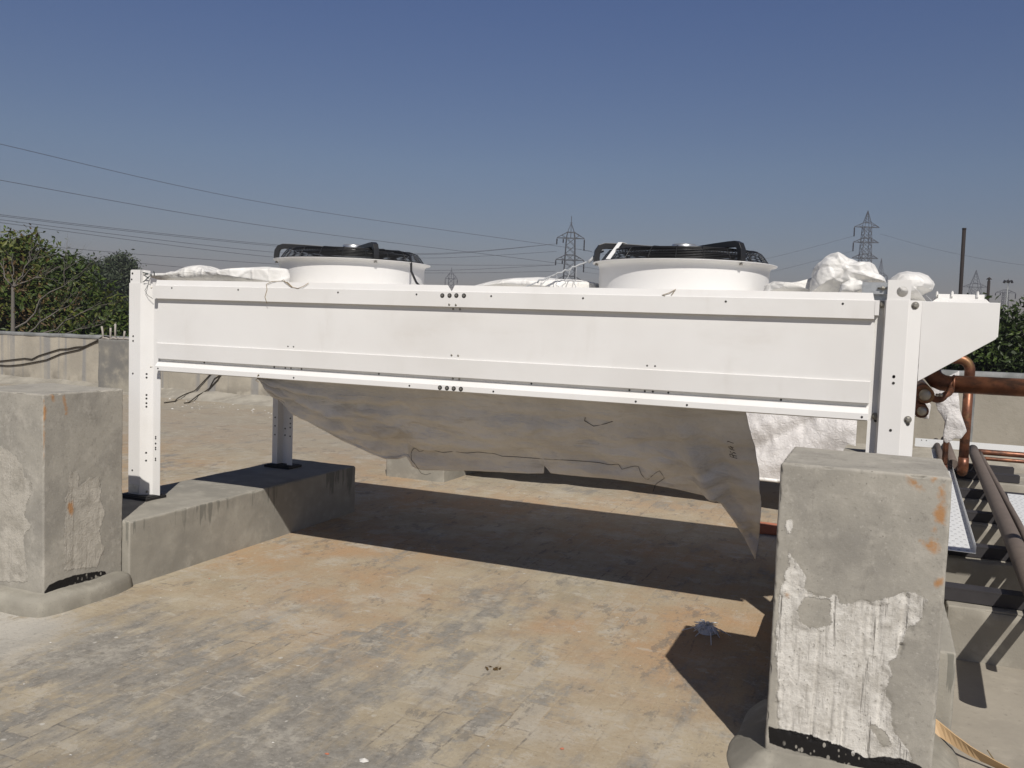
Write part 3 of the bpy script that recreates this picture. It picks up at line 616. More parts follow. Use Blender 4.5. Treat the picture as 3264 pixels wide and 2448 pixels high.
# fans
def fan(cx, cy, angs, lab, cable):
    F = MB(); c = (cx, cy, 0)
    F.lathe(c, [(.474, 1.7545), (.474, 1.922), (.478, 1.938), (.489, 1.949), (.514, 1.9545), (.515, 1.958), (.486, 1.9575), (.472, 1.951), (.465, 1.94), (.463, 1.80)], 96)
    f = F.build('fan_shroud', W, U, fixn=True); f['label'] = lab
    G = MB()
    for r, z in [(.470,1.964),(.462,1.974),(.456,1.983),(.450,1.992),(.444,2.001),(.438,2.010),(.430,2.019),(.420,2.026)] + [(.40 - .0165*i, 2.030 + .0009*i) for i in range(19)]:
        G.tube([(cx + r*math.cos(2*math.pi*i/64), cy + r*math.sin(2*math.pi*i/64), z) for i in range(65)], .0022 if r < .465 else .0042, 5, caps=False)
    for k in range(20):
        a = 2*math.pi*k/20 + .12; G.tube([(cx + r*math.cos(a), cy + r*math.sin(a), z) for r, z in ((.470,1.966),(.444,2.003),(.424,2.027),(.40,2.033),(.10,2.049))], .0027, 5)
    G.build('wire_guard', BLACK, f, fixn=False)
    B = MB()   # blades and hub at rest under the guard
    for k in range(7):
        a = 2*math.pi*k/7; vs = []
        for i in range(7):
            rr = .10 + .35*i/6; sw = .5*(i/6)**2
            for dlt, zz in ((-.30, 1.975), (.30, 1.925)):
                aa = a + sw + dlt*(.9 - .25*i/6); vs.append((cx + rr*math.cos(aa), cy + rr*math.sin(aa), zz))
        B.add(vs, [(2*i, 2*i+1, 2*i+3, 2*i+2) for i in range(6)], 0, True)
    B.lathe(c, [(0, 1.99), (.10, 1.99), (.11, 1.98), (.11, 1.88)], 32); B.lathe(c, [(.463, 1.83), (0, 1.83)], 48); B.build('fan_blades', BLACK, f, fixn=False)
    m = MB(); m.lathe(c, [(.094, 2.03), (.094, 2.048), (.074, 2.051)], 40); m.build('motor_flange', BLACK, f)
    m = MB(); m.lathe(c, [(.070, 2.045), (.070, 2.071), (.066, 2.077), (0, 2.078)], 40)
    m.box((cx + .055, cy - .035, 2.050), (cx + .082, cy - .012, 2.068)); m.build('motor', ALU, f)
    for a in angs:
        a = R(a); d = Vector((math.cos(a), math.sin(a), 0)); n = Vector((-d.y, d.x, 0))
        path = [(.499, 1.9595), (.500, 1.985), (.496, 2.018), (.482, 2.041), (.455, 2.050), (.40, 2.051), (.28, 2.050), (.17, 2.050), (.10, 2.048)]
        hw = [.016, .016, .0165, .0165, .0165, .016, .014, .010, .006]; vs = []
        for i, (rr, zz) in enumerate(path):
            a0 = path[max(i-1, 0)]; a1 = path[min(i+1, len(path)-1)]; tg = Vector((a1[0]-a0[0], a1[1]-a0[1])).normalized(); nr = Vector((tg.y, -tg.x))
            for sgn_n in (-1, 1):
                for sgn_w in (-1, 1):
                    q = Vector((rr, zz)) + nr * hw[i] * sgn_w; p = Vector((cx, cy, 0)) + d*q.x + n*(.016*sgn_n); vs.append((p.x, p.y, q.y))
        fs = []
        for i in range(len(path)-1):
            b = 4*i; fs += [(b, b+1, b+5, b+4), (b+2, b+6, b+7, b+3), (b, b+4, b+6, b+2), (b+1, b+3, b+7, b+5)]
        fs += [(0, 2, 3, 1), (len(vs)-4, len(vs)-3, len(vs)-1, len(vs)-2)]
        m = MB(); m.add(vs, fs, 0, False); m.build('support_arm', BLACK, f, .002)
        m = MB(); p = Vector((cx, cy, 1.945)) + d*.499; m.tube([p, p + Vector((0, 0, .015))], .007, 6, smooth=False); m.tube([p + Vector((0, 0, -.006)), p + Vector((0, 0, .0))], .0105, 6, smooth=False); m.build('bolt', BOLT, f)
    m = MB(); m.tube(cable, .0075, 7); m.build('power_cable', CABLE if False else BLACK, f)
    return f
fan(-3.272, 5.0, (208, 319, 88), 'white fan ring with the undamaged guard, the one farther from the pipes',
    [(-2.95, 4.99, 2.027), (-2.85, 4.96, 2.022), (-2.80, 4.93, 2.0), (-2.775, 4.90, 1.96), (-2.755, 4.87, 1.90), (-2.70, 4.84, 1.83), (-2.64, 4.82, 1.787), (-2.55, 4.85, 1.785)])
fan(-1.064, 5.0, (207, 318, 87), 'white fan ring with a white strap over its guard, the one nearer the pipes',
    [(-1.40, 5.35, 2.015), (-1.52, 5.25, 1.98), (-1.57, 5.15, 1.93), (-1.575, 5.08, 1.85), (-1.57, 5.02, 1.787)])

# header stubs under the end box (part of the unit)
def pipe_part(name, pts, r, mat, parent, n=20):
    m = MB(); m.tube(pts, r, n); return m.build(name, mat, parent)
h1 = pipe_part('manifold_pipe', [(.208, 4.60, 1.325), (.208, 5.55, 1.325)], .040, COPPER, U)
m = MB(); m.disc((.208, 4.602, 1.325), .040, (0, -1, 0), .004, 24); m.build('pipe_rim', COPPER, h1)
m = MB(); m.lathe((.206, 4.597, 1.326), [(0, -.012), (.012, -.014), (.022, -.009), (.027, -.003), (.028, .004)], 20, axis='y'); m.build('solder_cap', SOLDER, h1)
h2 = pipe_part('manifold_pipe', [(.195, 4.60, 1.248), (.195, 5.55, 1.248)], .033, COPPER, U)
m = MB(); m.lathe((.197, 4.597, 1.248), [(0, -.010), (.012, -.011), (.020, -.007), (.023, .004)], 20, axis='y'); m.build('solder_cap', SOLDER, h2)
pipe_part('return_bend', [(.20, 4.85, 1.33), (.215, 4.80, 1.315)] + arc((.27, 4.80, 1.33), .035, R(200), R(340), (1, 0, 0), (0, 0, 1)) + [(.325, 4.85, 1.33), (.34, 4.92, 1.345)], .017, COPPER, U, 12)
m = MB(); m.tube([(.255, 4.66, 1.327), (.285, 4.665, 1.327)], .006, 8); m.tube([(.27, 4.66, 1.327), (.283, 4.664, 1.327)], .0095, 6); m.build('service_valve', SOLDER, U)

# ------------------------------------------------------------------ cloths and sacks
def resample(pts, n):
    P = np.array(pts, float); L = np.concatenate([[0], np.cumsum(np.linalg.norm(np.diff(P, axis=0), axis=1))]); t = np.linspace(0, L[-1], n)
    return np.stack([np.interp(t, L, P[:, k]) for k in range(P.shape[1])], 1)
CB = [(-3.477,4.341,1.208),(-3.472,4.395,1.154),(-3.463,4.449,1.1),(-3.395,4.561,.988),(-3.3,4.634,.915),(-3.152,4.733,.816),(-2.986,4.809,.74),(-2.89,4.846,.703),(-2.791,4.835,.714),(-2.712,4.806,.743),(-2.708,4.85,.70),(-2.706,4.90,.652),(-2.66,4.906,.643),(-2.528,4.894,.655),(-2.298,4.873,.676),(-2.081,4.859,.69),(-1.913,4.85,.699),(-1.80,4.835,.714),(-1.778,4.78,.769),(-1.755,4.828,.721),(-1.569,4.827,.722),(-1.378,4.82,.729),(-1.196,4.829,.72),(-1.019,4.843,.706),(-.848,4.87,.679),(-.767,4.913,.636),(-.709,5.025,.524),(-.667,5.133,.416),(-.632,5.247,.302),(-.613,5.305,.244)]
NX, NV = 420, 70
bt = resample(CB, NX); tt = np.linspace(0, 1, NX)
top = np.stack([-3.49 + tt**.9 * 2.905, np.full(NX, 4.318), np.full(NX, 1.222)], 1)
V = []; nrm = Vector((0, -.707, -.707))
for i in range(NX):
    for j in range(NV):
        v = j / (NV - 1); p = top[i] * (1 - v) + bt[i] * v; u = tt[i]
        p[0] += .05 * math.sin(math.pi * v) * max(0, (u - .86) / .14)
        # folds sweeping from the tied left corner along the hem, creases in the tail
        ph = v * 17 + 3.0 * fbm((p[0]*1.3, v*2, 1), 4); w1 = (abs(math.sin(ph*.5)) ** 1.6 - .4) * math.exp(-((u - .15)/.26)**2) * .055
        w2 = .045 * fbm((p[0]*1.1, p[2]*4.5, 4), 5) + .016 * fbm((p[0]*5, p[2]*9, 8), 4) + .045 * (abs(mn.noise((p[0]*1.6 + p[2]*1.2, p[2]*5.5 - p[0]*.9, 3))) - .25) + .02 * (abs(mn.noise((p[0]*4.2, p[2]*11 - p[0]*2.1, 13))) - .25)
        cx = -.95 + (1.2 - p[2]) * .28; w3 = .045 * math.exp(-((p[0] - cx)/.05)**2) * min(1, v*1.5) if u > .6 else 0
        w4 = -.02 * math.exp(-((p[0] - cx - .13)/.05)**2) * min(1, v*2) if u > .6 else 0
        sag = .05 * math.sin(math.pi * v) * (1 - u*.6); fade = min(1, v*4)
        d = (w1 + w2 + w3 + w4) * fade - sag*.0 + .012*math.exp(-((1-v)/.03)**2)*math.sin(p[0]*40)*.3
        q = Vector(p) + nrm * d * min(1, (1 - v) * 9 + .06) + Vector((0, .04 * sag, 0))
        V.append(q)
m = MB(); m.add(V, [(i*NV+j, (i+1)*NV+j, (i+1)*NV+j+1, i*NV+j+1) for i in range(NX-1) for j in range(NV-1)], 0, True)
cloth = m.build('hanging_cloth', CLOTH, base=(-2, 4.5, 1.2), fixn=False)
tag(cloth, 'dirty grey woven cloth sagging below the white unit, its torn hem ending in a tail', 'cloth')
CV = np.array([tuple(v) for v in V])
m = MB(); k_ = int(NX * .33); m.tube([V[i*NV + NV - 1] + Vector((0, -.004, .004)) for i in range(6, k_, 2)], [.004 + .007*min(1, i/20) for i in range(len(range(6, k_, 2)))], 7); m.tube([V[i*NV + NV - 5] + Vector((0, -.006, .0)) for i in range(14, int(NX*.2), 2)], .0055, 6)
hem = m.build('rolled_hem', CLOTH, cloth, fixn=False)
so_ = cloth.modifiers.new('thick', 'SOLIDIFY'); so_.thickness = .002

def on_cloth(p, lift=.006):
    p = Vector(p); d0 = Vector((p.x, p.y, p.z - 1.6)).normalized()   # slide along the sight line until just in front of the sheet
    o = Vector((0, 0, 1.6)); w = CV - np.array(o); t = w @ np.array(d0); e = np.linalg.norm(w - t[:, None]*np.array(d0), axis=1)
    k = np.argsort(e)[:4]; tm = float(np.average(t[k], weights=1/(e[k] + 1e-4)))
    return o + d0 * (tm - lift)
m = MB()
for s in ([(-.69,4.51,1.039),(-.662,4.52,1.029)],[(-.69,4.511,1.038),(-.682,4.533,1.016),(-.67,4.552,.997)],[(-.663,4.544,1.005),(-.677,4.543,1.006),(-.69,4.54,1.009),(-.686,4.548,1.001),(-.679,4.557,.992),(-.661,4.561,.988)],
          [(-.684,4.569,.98),(-.678,4.58,.969),(-.672,4.58,.969),(-.667,4.574,.975),(-.658,4.58,.969)],[(-.653,4.595,.954),(-.669,4.593,.956),(-.681,4.587,.962),(-.688,4.586,.963),(-.685,4.6,.949),(-.672,4.604,.945),(-.652,4.608,.941)],[(-.674,4.587,.962),(-.67,4.603,.946)]):
    m.tube([on_cloth(p, .003) for p in s], .0022, 5)
m.build('handwritten_letters', THREAD, cloth)
m = MB(); m.tube([on_cloth(p) for p in resample([(-2.683,4.801,.748),(-2.655,4.765,.784),(-2.622,4.741,.808),(-2.605,4.771,.778),(-2.533,4.742,.807),(-2.436,4.759,.79),(-2.356,4.741,.808),(-2.272,4.746,.803),(-2.187,4.729,.82),(-2.073,4.729,.82),(-2.034,4.742,.807),(-1.952,4.737,.812),(-1.769,4.732,.817),(-1.575,4.722,.827),(-1.433,4.719,.83),(-1.362,4.728,.821),(-1.315,4.714,.835),(-1.302,4.75,.799),(-1.246,4.727,.822),(-1.201,4.714,.835),(-1.193,4.778,.771),(-1.167,4.807,.742),(-1.122,4.762,.787),(-1.085,4.733,.816),(-1.062,4.779,.77),(-1.125,4.829,.72),(-1.15,4.883,.666)], 90)], .0014, 4)
m.tube([on_cloth(p) for p in [(-2.68,4.80,.748),(-2.70,4.84,.71),(-2.69,4.87,.68)]] + [Vector((-2.66, 4.90, .62)), Vector((-2.62, 4.89, .615)), Vector((-2.58, 4.88, .63))], .0014, 4)
m.tube([on_cloth(p) for p in [(-1.43,4.44,1.11),(-1.44,4.46,1.09),(-1.40,4.50,1.06),(-1.33,4.47,1.08),(-1.28,4.45,1.10)]], .0018, 4); m.build('loose_thread', THREAD, cloth)
m = MB(); m.tube([(-3.425, YF - .002, 1.236), (-3.432, YF, 1.225), (-3.45, 4.27, 1.212), (-3.475, 4.33, 1.205)], .0022, 5)
m.tube([(-3.45, 4.27, 1.213), (-3.46, 4.26, 1.20), (-3.44, 4.265, 1.19)], .0018, 5); m.build('tie_twine', TWINE, cloth)

def pillow(name, outline, yc, T, mat, seed, crease=.02, parent=None, n=110, k=26, sharp=.5, base=None):
    """crumpled sack: an outline in x-z swollen towards both sides in y"""
    P = resample(list(outline) + [outline[0]], n + 1)[:-1]; c = np.array([P[:, 0].mean(), P[:, 1].min()*.45 + P[:, 1].max()*.55])
    V = []; F = []
    def put(s, i, side):
        p = c + (P[i] - c) * s; y = yc + side * T * max(0, 1 - s**2.6) ** sharp
        q = Vector((p[0], y, p[1])); f = min(1, s * 1.5)
        a = Vector((q.x*3.2 + seed, q.y*3.2, q.z*4.5))
        v1 = mn.voronoi(a * 1.25)[0]; v2 = mn.voronoi(a * 2.9 + Vector((3, 9, 1)))[0]
        rid = (abs(mn.noise(a * 1.4)) - .28) * 1.7 + (.45 - min(1, (v1[1] - v1[0]) * 2.2)) * .75 + (.4 - min(1, (v2[1] - v2[0]) * 2.6)) * .14 + (abs(mn.noise(a * 9.3)) - .2) * .10
        nn = Vector(((p[0]-c[0]) * .6, side * (1.05 - s) * .5, (p[1]-c[1]) * .6 + .02)); nn = nn.normalized() if nn.length > 1e-5 else Vector((0, side, 0))
        an = math.atan2(p[1]-c[1], p[0]-c[0]); rid += .32 * math.sin(an*6 + seed + 9*mn.noise(a*1.1)) * max(0, s - .4) * abs(math.sin(an*2.3 + seed))
        return q + nn * rid * crease * (1 - .7 * s**6)
    m = MB()
    for side in (-1, 1):
        vs = [put(0, 0, side)]
        for j in range(1, k + 1):
            s = math.sin(j / k * math.pi / 2) ** .9
            for i in range(n): vs.append(put(s, i, side))
        fs = [(0, 1 + i, 1 + (i+1) % n) for i in range(n)] + [(1 + (j-1)*n + i, 1 + j*n + i, 1 + j*n + (i+1) % n, 1 + (j-1)*n + (i+1) % n) for j in range(1, k) for i in range(n)]
        m.add(vs, fs, 0, True)
    o = m.build(name, mat, parent, base=base)
    bm = bmesh.new(); bm.from_mesh(o.data); bmesh.ops.remove_doubles(bm, verts=bm.verts, dist=1e-4); bmesh.ops.recalc_face_normals(bm, faces=bm.faces); bm.to_mesh(o.data); bm.free()
    return o
SG = 'white tarpaulin bundles lying on the unit'
o = pillow('tarpaulin', [(-4.32, 1.79), (-4.44, 1.815), (-4.434, 1.823), (-4.411, 1.835), (-4.332, 1.833), (-4.248, 1.853), (-4.225, 1.851), (-4.171, 1.87), (-4.067, 1.891), (-4.009, 1.896), (-3.974, 1.889), (-3.928, 1.87), (-3.849, 1.853), (-3.754, 1.862), (-3.683, 1.863), (-3.628, 1.857), (-3.563, 1.881), (-3.483, 1.889), (-3.408, 1.883), (-3.348, 1.877), (-3.33, 1.83), (-3.33, 1.786)], 4.40, .115, TARP, 3, .026, n=190, base=(-3.9, 4.4, 1.786))
# keep it clear of the fan ring: the bundle ends against it
for v in o.data.vertices:
    x = v.co.x - 3.9; y = v.co.y + 4.4
    dx, dy = x + 3.272, y - 5.0; rr = math.hypot(dx, dy)
    if rr < .484: v.co.x = -3.272 + dx/rr*.484 + 3.9; v.co.y = 5.0 + dy/rr*.484 - 4.4
tag(o, 'low white tarpaulin bundle tied at the left end of the unit, touching the farther fan', 'tarpaulin', SG)
m = MB(); m.tube([(-4.36, 4.26, 1.835), (-4.33, 4.27, 1.83), (-4.345, 4.30, 1.825), (-4.38, 4.36, 1.826)], .004, 5); m.tube([(-4.31, 4.26, 1.80), (-4.335, 4.25, 1.815), (-4.325, 4.25, 1.83), (-4.30, 4.27, 1.825), (-4.31, 4.25, 1.80), (-4.34, 4.245, 1.775)], .003, 5)
m.tube([(-4.28, 4.27, 1.845), (-4.30, 4.3, 1.82)], .003, 5); m.tube([(-4.325, YF+.045, 1.79), (-4.325, YF+.0, 1.72), (-4.31, YF+.01, 1.69), (-4.28, YF+.02, 1.672)], .0016, 5); m.build('tie_cord', simple('green_black_cord', (.05, .065, .06), .7), o)
o = pillow('tarpaulin', [(-2.40,1.784),(-2.303,1.811),(-2.142,1.851),(-2.005,1.870),(-1.843,1.874),(-1.724,1.864),(-1.625,1.862),(-1.54,1.845),(-1.53,1.784)], 4.95, .30, TARP, 9, .012, base=(-2, 4.95, 1.786))
tag(o, 'flat white tarpaulin hump between the two fans', 'tarpaulin', SG)
o = pillow('tarpaulin', [(-.336,1.786),(-.334,1.85),(-.332,1.885),(-.326,1.915),(-.311,1.940),(-.279,1.971),(-.245,1.984),(-.218,1.995),(-.195,1.986),(-.160,1.966),(-.125,1.950),(-.098,1.949),(-.074,1.949),(-.056,1.939),(-.027,1.894),(.0,1.868),(.005,1.85),(-.05,1.84),(-.085,1.812),(-.10,1.787)], 4.56, .21, TARP, 21, .034, n=200, k=44, base=(-.3, 4.6, 1.786))
pillow('loose_fold', [(-.585,1.787),(-.575,1.835),(-.526,1.857),(-.436,1.852),(-.367,1.866),(-.31,1.885),(-.27,1.86),(-.27,1.787)], 4.70, .16, TARP, 27, .014, o)
pillow('gathered_fold', [(-.20,1.787),(-.19,1.83),(-.15,1.855),(-.105,1.85),(-.085,1.835),(-.10,1.81),(-.13,1.787)], 4.36, .05, TARP, 41, .018, o, n=70, k=14)
tag(o, 'tallest crumpled white tarpaulin heap, at the right end of the unit before the far pylon', 'tarpaulin', SG)
o = pillow('tarpaulin', [(.005,1.80),(.0,1.87),(.03,1.895),(.056,1.914),(.094,1.923),(.15,1.916),(.19,1.901),(.218,1.876),(.225,1.857),(.213,1.828),(.180,1.812),(.165,1.80),(.19,1.775),(.20,1.762),(.02,1.762)], 4.80, .22, TARP, 33, .020, base=(.1, 4.8, 1.76))
tag(o, 'curled white tarpaulin end drooping over the header cover behind the right leg', 'tarpaulin', SG)
m = MB(); m.tube([(.18, 4.62, 1.80), (.19, 4.60, 1.79), (.205, 4.60, 1.775), (.212, 4.61, 1.765)], .002, 5); m.build('frayed_string', STRING, o)
m = MB()
m.bar((-1.385, 4.812, 2.0715), (-1.39, 4.602, 1.962), .003, .024, up=(1, 0, 0)); m.bar((-1.385, 4.812, 2.0715), (-1.375, 4.865, 2.0705), .026, .003)
o = m.build('nylon_strap', STRAP, base=(-1.42, 4.80, 2.0)); tag(o, 'narrow white strap drawn aslant over a black fan arm', 'strap')
m = MB()
def wob(a, b, n, amp, sd): return [Vector(a).lerp(Vector(b), i/n) + Vector((mn.noise((i*.9, sd, 1)), mn.noise((i*.9, sd, 5)), mn.noise((i*.9, sd, 9)))) * amp for i in range(n + 1)]
m.tube(wob((-1.55, 4.72, 1.955), (-1.80, 4.60, 1.83), 14, .012, 1), .0055, 6); m.tube(wob((-1.80, 4.60, 1.83), (-1.88, 4.55, 1.79), 6, .014, 2), .004, 5); m.tube(wob((-1.62, 4.68, 1.925), (-1.63, 4.55, 1.795), 8, .014, 3), .0022, 5)
m.tube(wob((-1.70, 4.64, 1.885), (-1.66, 4.56, 1.79), 8, .02, 4), .002, 5); m.tube(wob((-1.72, 4.63, 1.87), (-1.76, 4.5, 1.79), 7, .02, 6), .002, 5); m.tube(wob((-1.60, 4.7, 1.93), (-1.56, 4.56, 1.79), 7, .012, 8), .002, 5)
m.tube(wob((-1.56, 4.78, 1.958), (-1.50, 4.85, 2.03), 6, .01, 7), .010, 6)
o = m.build('frayed_plastic_string', STRING, base=(-1.7, 4.6, 1.9)); tag(o, 'frayed translucent plastic string stretched from the nearer fan rim down to the white hump', 'string')
m = MB(); z = YF + .004
m.tube([(-3.37, z-.004, 1.662), (-3.385, z-.006, 1.70), (-3.37, z-.006, 1.745), (-3.38, z-.002, 1.775), (-3.34, z, 1.793), (-3.28, z+.01, 1.797), (-3.23, z+.004, 1.789), (-3.19, z-.004, 1.762), (-3.15, z-.006, 1.755), (-3.11, z-.006, 1.768), (-3.08, z, 1.788)], .0017, 5)
m.tube([(-3.28, z+.01, 1.797), (-3.255, z, 1.804), (-3.25, z, 1.796), (-3.20, z-.004, 1.765), (-3.17, z-.006, 1.758)], .0017, 5); o = m.build('tie_wire', TWINE, base=(-3.25, YF, 1.78)); tag(o, 'thin brown tie wire curling over the top edge of the unit under the farther fan', 'wire', 'bits of tie wire on the unit')
m = MB(); m.tube([(-.985, z-.006, 1.757), (-1.0, z-.004, 1.76), (-.965, z-.003, 1.772), (-.935, z+.002, 1.79), (-.945, z, 1.775), (-.955, z-.004, 1.76)], .0017, 5); o = m.build('tie_wire', TWINE, base=(-.97, YF, 1.77)); tag(o, 'tiny bent tie wire on the top edge of the unit under the nearer fan', 'wire', 'bits of tie wire on the unit')

# ------------------------------------------------------------------ the second unit and its tarpaulin
t = thing('covered_unit', 'second rooftop unit in the rear, almost wholly hidden by a white tarpaulin', 'condenser', (-2.1, 9.0, .381))
m = MB(); m.box((-4.237, 8.22, 1.22), (-.037, 9.72, 1.66)); m.build('casing', W, t, .004)
for x, y in ((-4.37, 8.27), (.05, 8.27), (-4.37, 9.67), (.05, 9.67)):
    m = MB(); m.box((x - .09, y - .05, .392), (x + .09, y + .03, 1.7)); lg = m.build('leg', W, t, .003); m = MB(); m.box((x - .11, y - .08, .3825), (x + .11, y + .08, .3915)); m.build('foot_pad', RUBBER, lg)
NX, NV = 200, 60; V = []
for i in range(NX):
    x = -3.85 + 3.70 * i / (NX - 1)
    zb = .31 + .05 * mn.noise((x*1.4, 1, 1)) if x < -.40 else .31 + (.66 - .31) * min(1, (x + .40) / .18) + .02 * mn.noise((x*7, 2, 1))
    for j in range(NV):
        v = j / (NV - 1)
        if v < .25: q = Vector((x, 9.0 - .84 * v/.25, 1.685 - .01*v)); am = .02
        else:
            w = (v - .25) / .75; z = 1.68 + (zb - 1.68) * w; q = Vector((x, 8.14 - .16*w + .05*math.sin(x*2.2)*w, z)); am = .05
        a = Vector((q.x*3 + 2, 3.3, q.z*3)); rid = (abs(mn.noise(a)) - .25) + (abs(mn.noise(a*2.7)) - .25)*.55 + (abs(mn.noise(a*6)) - .2)*.3
        dg = (abs(math.sin((q.x*.75 - q.z*1.25)*6.5)) ** .7 - .6) * 1.5
        V.append(q + Vector((0, -1, .3)) * am * (rid + dg*.8*min(1, max(0, (v - .3)*6))))
m = MB(); m.add(V, [(i*NV+j, (i+1)*NV+j, (i+1)*NV+j+1, i*NV+j+1) for i in range(NX-1) for j in range(NV-1)], 0, True)
m.tube([Vector((V[i*NV+NV-1])) + Vector((0, 0, -.005)) for i in range(0, int(NX*.92))], .016, 8, 1)
o = m.build('hanging_tarpaulin', [QUILT, TARP], base=(-2, 8.1, 1.6), fixn=False); tag(o, 'big crinkled white tarpaulin hanging down the front of the rear unit', 'tarpaulin')
def strip(name, outline, yc, lab, seed, cat='plastic sheet'):
    o = pillow(name, outline, yc, .022, QUILT, seed, .012, base=(outline[0][0], yc, outline[0][1])); tag(o, lab, cat, 'rags of woven plastic hanging by the copper pipes'); return o
strip('woven_plastic_rag', [(.325,1.18),(.37,1.27),(.44,1.32),(.525,1.37),(.53,1.21),(.545,1.10),(.60,.94),(.565,.885),(.52,.885),(.50,.865),(.475,.845),(.455,.86),(.447,.90),(.462,.94),(.455,1.0),(.425,1.05),(.40,1.08),(.385,1.13)], 7.0, 'long torn rag of crinkled white woven plastic hanging beside the upright copper pipe', 5)
strip('woven_plastic_rag', [(.268,1.20),(.34,1.20),(.355,1.12),(.372,1.09),(.365,.985),(.33,.985),(.325,.99),(.28,.995),(.25,1.0),(.26,1.09)], 7.3, 'short square rag of white woven plastic below the two capped copper stubs', 8)

# ------------------------------------------------------------------ copper and steel pipework
t = thing('copper_header', 'thick tarnished copper pipe running level to the right from the slanted white header cover', 'pipe', (1.0, 4.95, 1.37))
pipe_part('header_pipe', [(.345, 4.95, 1.369), (2.6, 4.95, 1.372)], .0445, COPPER, t, 28)
pipe_part('joint_collar', [(.339, 4.95, 1.369), (.346, 4.95, 1.369), (.353, 4.95, 1.369)], [.040, .047, .046], COPPER, t, 28)
pipe_part('reducer', [(.347, 4.95, 1.369), (.33, 4.95, 1.369), (.30, 4.95, 1.372), (.27, 4.955, 1.385), (.25, 4.97, 1.41), (.245, 5.0, 1.45)], [.042, .040, .042, .044, .044, .044], COPPER, t, 24)
t = thing('copper_riser', 'thick upright copper pipe bending over at its top, in front of the right parapet', 'pipe', (.77, 9.1, .34), 'upright copper pipes')
pipe_part('riser_pipe', [(.768, 9.1, .42), (.768, 9.1, 1.27)], .0425, mat_copper('golden_brown_copper'), t, 24)
pipe_part('top_elbow', [(.768, 9.1, 1.20), (.768, 9.1, 1.30)] + arc((.668, 9.1, 1.31), .10, 0, R(90), (1, 0, 0), (0, 0, 1)) + [(.40, 9.1, 1.41)], .0455, COPPER, t, 24)
pipe_part('bottom_elbow', [(.768, 9.1, .50), (.768, 9.1, .42)] + arc((.768, 9.15, .41), .05, 0, R(-90), (0, -1, 0), (0, 0, 1))[1:] + [(.77, 9.3, .36)], .0465, COPPER, t, 24)
t = thing('copper_riser', 'thin upright copper pipe whose top is hidden by the torn plastic rag', 'pipe', (.60, 8.75, .36), 'upright copper pipes')
pipe_part('riser_pipe', [(.588, 8.75, .40), (.592, 8.75, 1.20)], .024, COPPER, t, 16); pipe_part('bottom_elbow', [(.588, 8.75, .46), (.588, 8.75, .40)] + arc((.588, 8.79, .40), .04, 0, R(-90), (0, -1, 0), (0, 0, 1))[1:] + [(.59, 8.9, .36)], .027, COPPER, t, 16)
for k, (z, rr, y, x0, lab) in enumerate(((.432, .030, 10.25, .985, 'thicker of two bright copper pipes lying across the rack at its far end'), (.372, .020, 10.2, 1.03, 'thinner of two bright copper pipes lying across the rack at its far end'))):
    m = MB(); m.tube([(x0 - .03, y + .05, z - .03), (x0, y, z), (x0 + .04, y, z), (2.6, y, z)], rr, 16); o = m.build('copper_pipe', COPPER, base=(1.6, y, z)); tag(o, lab, 'pipe', 'bright copper pipes at the far end of the rack')
BG = 'dusty brown pipes lying along the rack'
for pts, rr, lab in (([(.690, 3.9, .442), (.765, 5.6, .442), (.925, 9.75, .442), (.955, 10.35, .442)], .048, 'thick dusty brown pipe running the length of the rack'),
                     ([(.800, 4.4, .418), (.89, 6.5, .418), (1.0, 9.9, .418), (1.015, 10.25, .418)], .021, 'thinnest dusty brown pipe, beside the thick one on its right'),
                     ([(.70, 9.3, .40), (.76, 11.5, .40)], .045, 'short brown pipe running back from the thick copper riser'), ([(.60, 8.9, .39), (.66, 11.4, .39)], .032, 'short brown pipe running back from the thin copper riser')):
    m = MB(); m.tube(pts, rr, 20); o = m.build('steel_pipe', BROWN, base=pts[0]); tag(o, lab, 'pipe', BG)
SB = 'concrete sleepers under the pipe rack'; BB = 'black steel channels across the sleepers'
ordn = ['nearest', 'second', 'third', 'fourth', 'fifth', 'farthest']
for k, (y, x0, x1) in enumerate(((4.815, .375, 1.75), (5.865, .36, 1.55), (7.03, .36, 1.6), (8.08, .36, 1.6), (9.20, .36, 1.42), (9.75, .36, 1.45))):
    o = rough_block('concrete_sleeper', (x0, y, 0), (x1, y + .26, .274), .05, .014, .005, CONC, chip=1.2); tag(o, f'low concrete sleeper under the pipes, {ordn[k]} of the row from the rust-stained pillar', 'sleeper', SB)
    m = MB(); y2 = y + .075; b0, b1 = x0 - .02, (1.18 + .02*k if k > 3 else x1 - .05)
    m.prism([(y2, .277), (y2 + .10, .277), (y2 + .10, .343), (y2 + .094, .343), (y2 + .094, .283), (y2 + .006, .283), (y2 + .006, .343), (y2, .343)], 0, b0, b1)
    m.box((b0 + .002, y2 - .001, .337), (b1 - .002, y2 + .1005, .3445))
    o = m.build('steel_channel', STEEL, base=((b0+b1)/2, y2, .277)); tag(o, f'black steel channel lying on the {ordn[k]} concrete sleeper', 'channel', BB)
